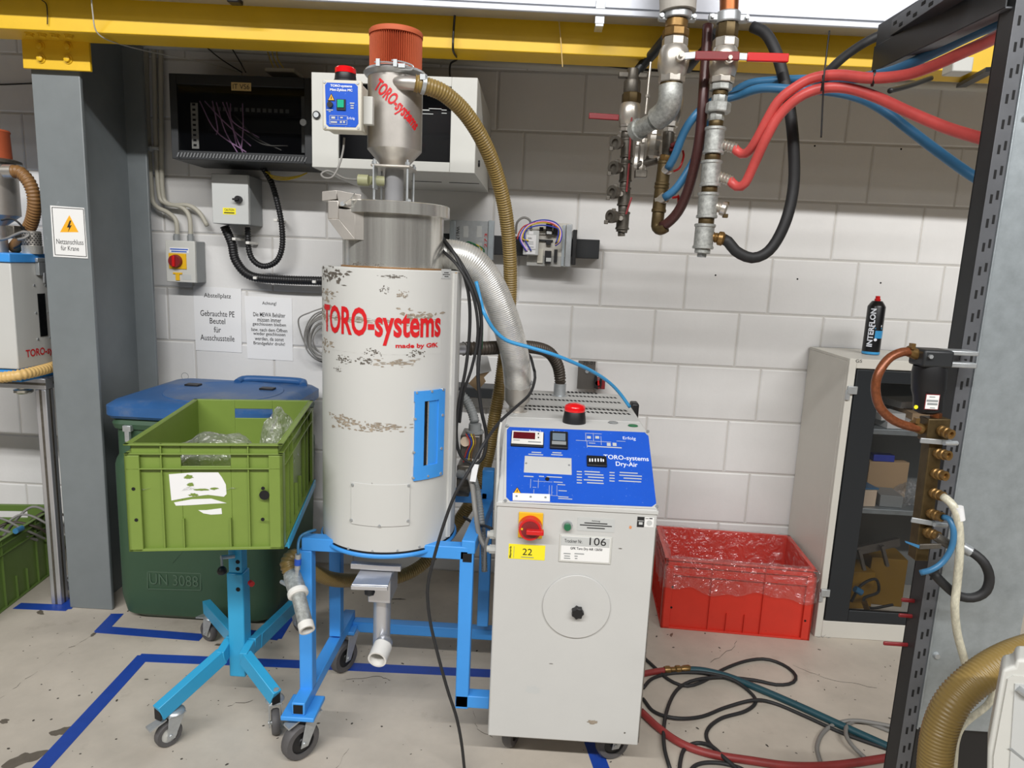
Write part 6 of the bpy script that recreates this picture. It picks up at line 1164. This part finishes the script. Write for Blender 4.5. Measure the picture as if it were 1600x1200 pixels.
# ------------------------------------------------------------------ air filter and brass distributor
YM = 1.46
t = thing('air_filter', 'black compressed air filter bowl bracketed to the rack upright', 'filter', P(1452, 648, YM))
hc = P(1455, 558, YM); B('head', MB().box(P(1431, 558, YM).x, P(1478, 558, YM).x, YM-.03, YM+.03, P(1455, 572, YM).z, P(1455, 545, YM).z), m_blackm, t, .005)
b1, b2 = P(1452, 570, YM), P(1450, 645, YM); L = (b1-b2).length
B('bowl', MB().lathe(b2, b1-b2, [(.018, 0), (.028, .006), (.029, L*.35), (.0325, L*.5), (.033, L*.85), (.030, L)], 28), m_black, t)
pm = Plane((0, YM-.031, 0), (0, -1, 0)); q = rect('label', pm, 1456, 628, 22, 24, m_dred, t, .001); rect('label_field', pm, 1456, 628, 20, 22, m_sign, q, .0006, .001); bars(pm, [(1456, 620, 9, 1.3), (1456, 626, 18, 3), (1456, 631, 16, 3), (1456, 637, 8, 1.2)], m_mgrey, q, .0022)
disc('yellow_dot', pm, 1431, 636, 3.2, m_yellab, t, .001); disc('head_screw', pm, 1453, 557, 3.5, m_zinc, t, .006, 0, 6)
B('mount_bracket', bx(P(1466, 558, YM).x, xp+.004, YM-.015, YM+.03, P(1470, 553, YM).z, P(1470, 546, YM).z), m_zinc, t, .002); B('mount_bracket', bx(P(1466, 566, YM).x, xp+.004, YM-.015, YM+.03, P(1470, 572, YM).z, P(1470, 564, YM).z), m_zinc, t, .002)
t = thing('brass_distributor', 'square brass air distributor with a column of hose outlets on the upright', 'manifold', P(1437, 850, YM))
a, b = P(1461, 655, YM), P(1434, 872, YM); B('bar', MB().bar(a, b, .028, .032, (0, 1, 0)), m_obr, t, .002); B('top_block', MB().bar(P(1461, 652, YM), P(1457, 688, YM), .046, .036, (0, 1, 0)), m_obr, t, .002); B('top_plug', MB().cyl(P(1462, 652, YM), P(1463, 645, YM), .011, n=6), m_cop, t)
for i, (x, y, x2, y2) in enumerate([(1463, 670, 1487, 679), (1458, 707, 1483, 712), (1454, 738, 1478, 744), (1452, 768, 1474, 776), (1447, 800, 1472, 808), (1442, 829, 1466, 838)]):
    a, b = P(x, y, YM-.008), P(x2, y2, YM-.045); L = (b-a).length; r = 7.2*k(YM, .9)
    o_ = B('outlet_coupling', MB().lathe(a, b-a, [(r*.8, 0), (r*.8, L*.25), (r*1.1, L*.3), (r*1.1, L*.42), (r*.85, L*.46), (r*.85, L*.56), (r*1.1, L*.6), (r*1.1, L*.72), (r*.9, L*.76), (r*1.0, L*.82), (r*1.0, L), (r*.55, L), (r*.5, L*.85), (0, L*.84)], 16), m_brass, t)
for (x, y, x2, y2) in [(1438, 688, 1486, 692), (1424, 812, 1470, 820)]:
    a, b = P(x, y, YM-.026), P(x2, y2, YM-.026); B('clamp_strap', MB().bar(a, b, .004, .011), m_zinc, t, .001); B('clamp_bolt', MB().cyl(a.lerp(b, .7)-V((0, .008, 0)), b+V((.012, 0, 0)), .005, n=8), m_zinc, t)
hose('copper_braided_hose', [(1428, 551, YM), (1410, 550, YM-.01), (1388, 561, YM-.02), (1372, 585, YM-.03), (1368, 610, YM-.03), (1375, 636, YM-.03), (1395, 656, YM-.02), (1420, 666, YM-.01), (1442, 670, YM)], 6.8, m_rbr, 'copper-coloured braided hose bowing from filter to distributor', 'hose', n=16)
for (x, y, x2, y2, lb) in [(1418, 548, 1433, 554, 'upper'), (1424, 664, 1440, 671, 'lower')]: B('hose_clamp', MB().cyl(P(x, y, YM-.003), P(x2, y2, YM), .0115, n=14).ob(P((x+x2)/2, y-7, YM-.01), (.004, 0, 0), (0, .006, 0), (0, 0, .006)), m_brass, label=lb+' brass clamp on the copper-coloured braided hose', cat='clamp')
hose('white_braided_hose', [(1473, 776, YM-.045), (1484, 784, YM-.06), (1494, 800, YM-.07), (1499, 830, YM-.07), (1499, 870, YM-.07), (1495, 915, YM-.06), (1492, 950, YM-.06), (1496, 990, YM-.05), (1506, 1028, YM-.04), (1514, 1060, YM-.03)], 6, m_trans, 'translucent white braided hose hanging from the brass distributor', 'hose', n=14)
B('hose_tag', MB().cyl(P(1497, 792, YM-.07), P(1500, 812, YM-.07), .0098, n=16), m_paper, label='white paper sleeve around the translucent hose', cat='tag')
hose('blue_air_tube', [(1474, 808, YM-.045), (1484, 812, YM-.06), (1490, 830, YM-.07), (1487, 855, YM-.07), (1474, 877, YM-.07), (1456, 890, YM-.07), (1438, 895, YM-.06)], 4.5, m_hblue, 'short blue air tube curling from the brass distributor', 'hose', n=12)
t = thing('ball_valve', 'small ball valve with blue lever at the foot of the distributor', 'valve', P(1460, 860, YM-.05)); B('valve_body', MB().cyl(P(1462, 838, YM-.045), P(1484, 852, YM-.05), .010, n=8), m_dk, t, .001); B('blue_lever', MB().hexa([P(1414, 845, YM-.06), P(1437, 852, YM-.065), P(1436, 857, YM-.065), P(1415, 848, YM-.06), P(1414, 845, YM-.055), P(1437, 852, YM-.06), P(1436, 857, YM-.06), P(1415, 848, YM-.055)]), m_hblue, t); B('lever_arm', MB().bar(P(1436, 854, YM-.06), P(1470, 853, YM-.06), .005, .011), m_dk, t, .001)
hose('black_return_hose', [(1508, 858, YM-.03), (1522, 865, YM-.04), (1538, 880, YM-.05), (1546, 902, YM-.05), (1540, 924, YM-.05), (1520, 934, YM-.045), (1496, 930, YM-.04), (1474, 912, YM-.035), (1458, 895, YM-.03)], 7, m_rub, 'black hose curling in a U on the galvanised panel', 'hose', n=14); B('ferrule', MB().cyl(P(1502, 854, YM-.03), P(1516, 862, YM-.035), .0115, n=14), m_zinc, label='steel ferrule on the end of the curled black hose', cat='fitting')
for (x, y, x2) in [(1408, 937, 1426), (1404, 961, 1422), (1380, 1005, 1412)]:
    a, b = P(x, y, 1.53), P(x2+14, y+3, 1.53); B('red_lever', MB().bar(a, b, .006, .010), m_dred, bevel=.003, label={937: 'small dark red lever behind the upright, topmost of three', 961: 'small dark red lever behind the upright, middle of three', 1005: 'longer dark red lever behind the upright, lowest of three'}[y], cat='lever', group='red levers behind the upright')
# ================================================================== FOREGROUND RIGHT: big hose and plastic box
hose('large_spiral_hose', [(1458, 1290, 1.30), (1460, 1235, 1.30), (1461, 1190, 1.30), (1469, 1140, 1.30), (1490, 1095, 1.30), (1526, 1060, 1.31), (1570, 1032, 1.33), (1620, 1014, 1.35), (1680, 1004, 1.37)], 23.5, m_olive, 'large olive spiral hose arching in the lower right foreground', 'hose', (.0075, .0014), 28)
Yx = 1.10; pb = Plane((0, Yx, 0), (0, -1, 0))
a = P(1552, 1130, Yx).x; zt_ = P(1600, 1030, Yx).z
t = thing('foreground_plastic_box', 'pale grey plastic box with clear front in the lower right corner', 'box', (a+.12, Yx+.015, zt_-.32))
ztop = P(1575, 1046, Yx).z
mb = MB().prism([pb.hit(x, y) for x, y in [(1566, 1046), (1585, 1042), (1588, 1030), (1720, 1034), (1720, 1420), (1538, 1420), (1543, 1170)]], (.032, .05, 0))
B('shell', mb, m_lgrey, t, .006)
poly('clear_front', pb, [(1573, 1060), (1582, 1054), (1720, 1066), (1720, 1400), (1546, 1400), (1551, 1180)], m_lgrey, t, .003); poly('front_window', pb, [(1583, 1066), (1720, 1076), (1720, 1390), (1562, 1390)], m_sheen, t, .002, .003)
B('latch', MB().tube([pb.hit(1586, 1072)-V((0, .006, 0)), pb.hit(1598, 1080)-V((0, .01, 0)), pb.hit(1612, 1082)-V((0, .01, 0))], .006, 8), m_zinc, t)
poly('scratch_mark', pb, [(1572, 1166), (1578, 1166), (1600, 1184), (1600, 1188)], m_mgrey, t, .0005, .0052)
hose('mesh_hose', [(1537, 1060, 1.42), (1552, 1072, 1.41), (1544, 1100, 1.41), (1500, 1140, 1.41), (1490, 1200, 1.41), (1488, 1260, 1.41)], 5, m_trans, 'pale mesh hose behind the large olive hose', 'hose', n=12)
# ================================================================== HOSES ON THE FLOOR
def fh(name, pts, r, mat, label, cat='hose', lift=0):
    q = []
    for i, p in enumerate(pts): q.append(PZ(p[0], p[1], r+(p[2] if len(p) > 2 else 0)+lift) + V((0, 0, 0)))
    return B(name, MB().tube(q, r, 12), mat, label=label, cat=cat, angle=180)
fh('floor_cable', [(1000, 1022), (1020, 1040), (1045, 1062), (1072, 1072), (1100, 1064), (1130, 1046), (1165, 1033), (1197, 1030), (1226, 1040), (1243, 1055), (1238, 1067), (1214, 1070), (1180, 1063, .004), (1130, 1058, .006), (1088, 1062, .010), (1062, 1074), (1047, 1096), (1038, 1130, .008), (1038, 1168, .012), (1048, 1205)], .0062, m_rub, 'black cable looping widest over the floor right of the dryer', 'cable')
fh('floor_cable', [(1005, 1075), (1020, 1060), (1050, 1052), (1095, 1051, .006), (1140, 1060, .01), (1168, 1078), (1181, 1096), (1165, 1111), (1128, 1122), (1107, 1138), (1105, 1156), (1125, 1178, .012), (1150, 1200, .006), (1160, 1215)], .0062, m_rub, 'black cable bending in an S over the floor hoses', 'cable')
fh('floor_cable', [(1005, 1092), (1022, 1112), (1055, 1122, .008), (1095, 1120), (1135, 1105), (1178, 1094, .010), (1210, 1099), (1260, 1120), (1320, 1147), (1400, 1175)], .0062, m_rub, 'black cable running straight to the rack foot', 'cable')
fh('floor_cable', [(1062, 1215), (1063, 1190), (1070, 1170), (1088, 1161), (1110, 1165, .012), (1128, 1180, .012), (1140, 1195)], .0062, m_rub, 'short black cable arch near the bottom edge of the photo', 'cable')
fh('floor_cable', [(1075, 1220), (1082, 1200), (1100, 1192), (1130, 1193), (1160, 1202), (1170, 1215)], .0062, m_rub, 'black cable arch lowest at the bottom edge of the photo', 'cable')
fh('teal_floor_hose', [(1070, 1046), (1100, 1048), (1140, 1058), (1190, 1078), (1250, 1104), (1320, 1136), (1400, 1172)], .0125, m_teal, 'dark teal hose lying along the floor toward the rack')
fh('red_floor_hose', [(1002, 1112), (1030, 1138), (1065, 1162), (1110, 1178), (1170, 1188), (1240, 1197), (1310, 1195), (1400, 1182)], .0125, m_hred2, 'worn red hose lying along the floor at the bottom edge')
fh('red_hose_end', [(1000, 1054), (1020, 1050), (1042, 1047)], .0115, m_hred2, 'short red hose end coming out from under the dryer')
c0, c1 = PZ(1038, 1047, .014), PZ(1078, 1045, .014); L = (c1-c0).length
B('hose_coupler', MB().lathe(c0, c1-c0, [(.013, 0), (.015, L*.08), (.015, L*.2), (.010, L*.25), (.010, L*.4), (.015, L*.45), (.015, L*.6), (.010, L*.65), (.014, L*.75), (.015, L*.95), (.013, L)], 14), m_brass, label='brass coupler joining the red and teal floor hoses', cat='coupler')
fh('grey_floor_cable', [(1292, 1215), (1280, 1185), (1277, 1165), (1286, 1145), (1306, 1131), (1340, 1126, .012), (1400, 1136, .004)], .0068, m_gcab, 'grey cable curving out around the floor hoses', 'cable')
fh('grey_floor_cable', [(1352, 1185, .004), (1332, 1165, .014), (1322, 1148, .016), (1325, 1133, .01), (1345, 1127), (1400, 1146)], .0068, m_gcab, 'grey cable forming the smaller inner loop by the rack', 'cable')
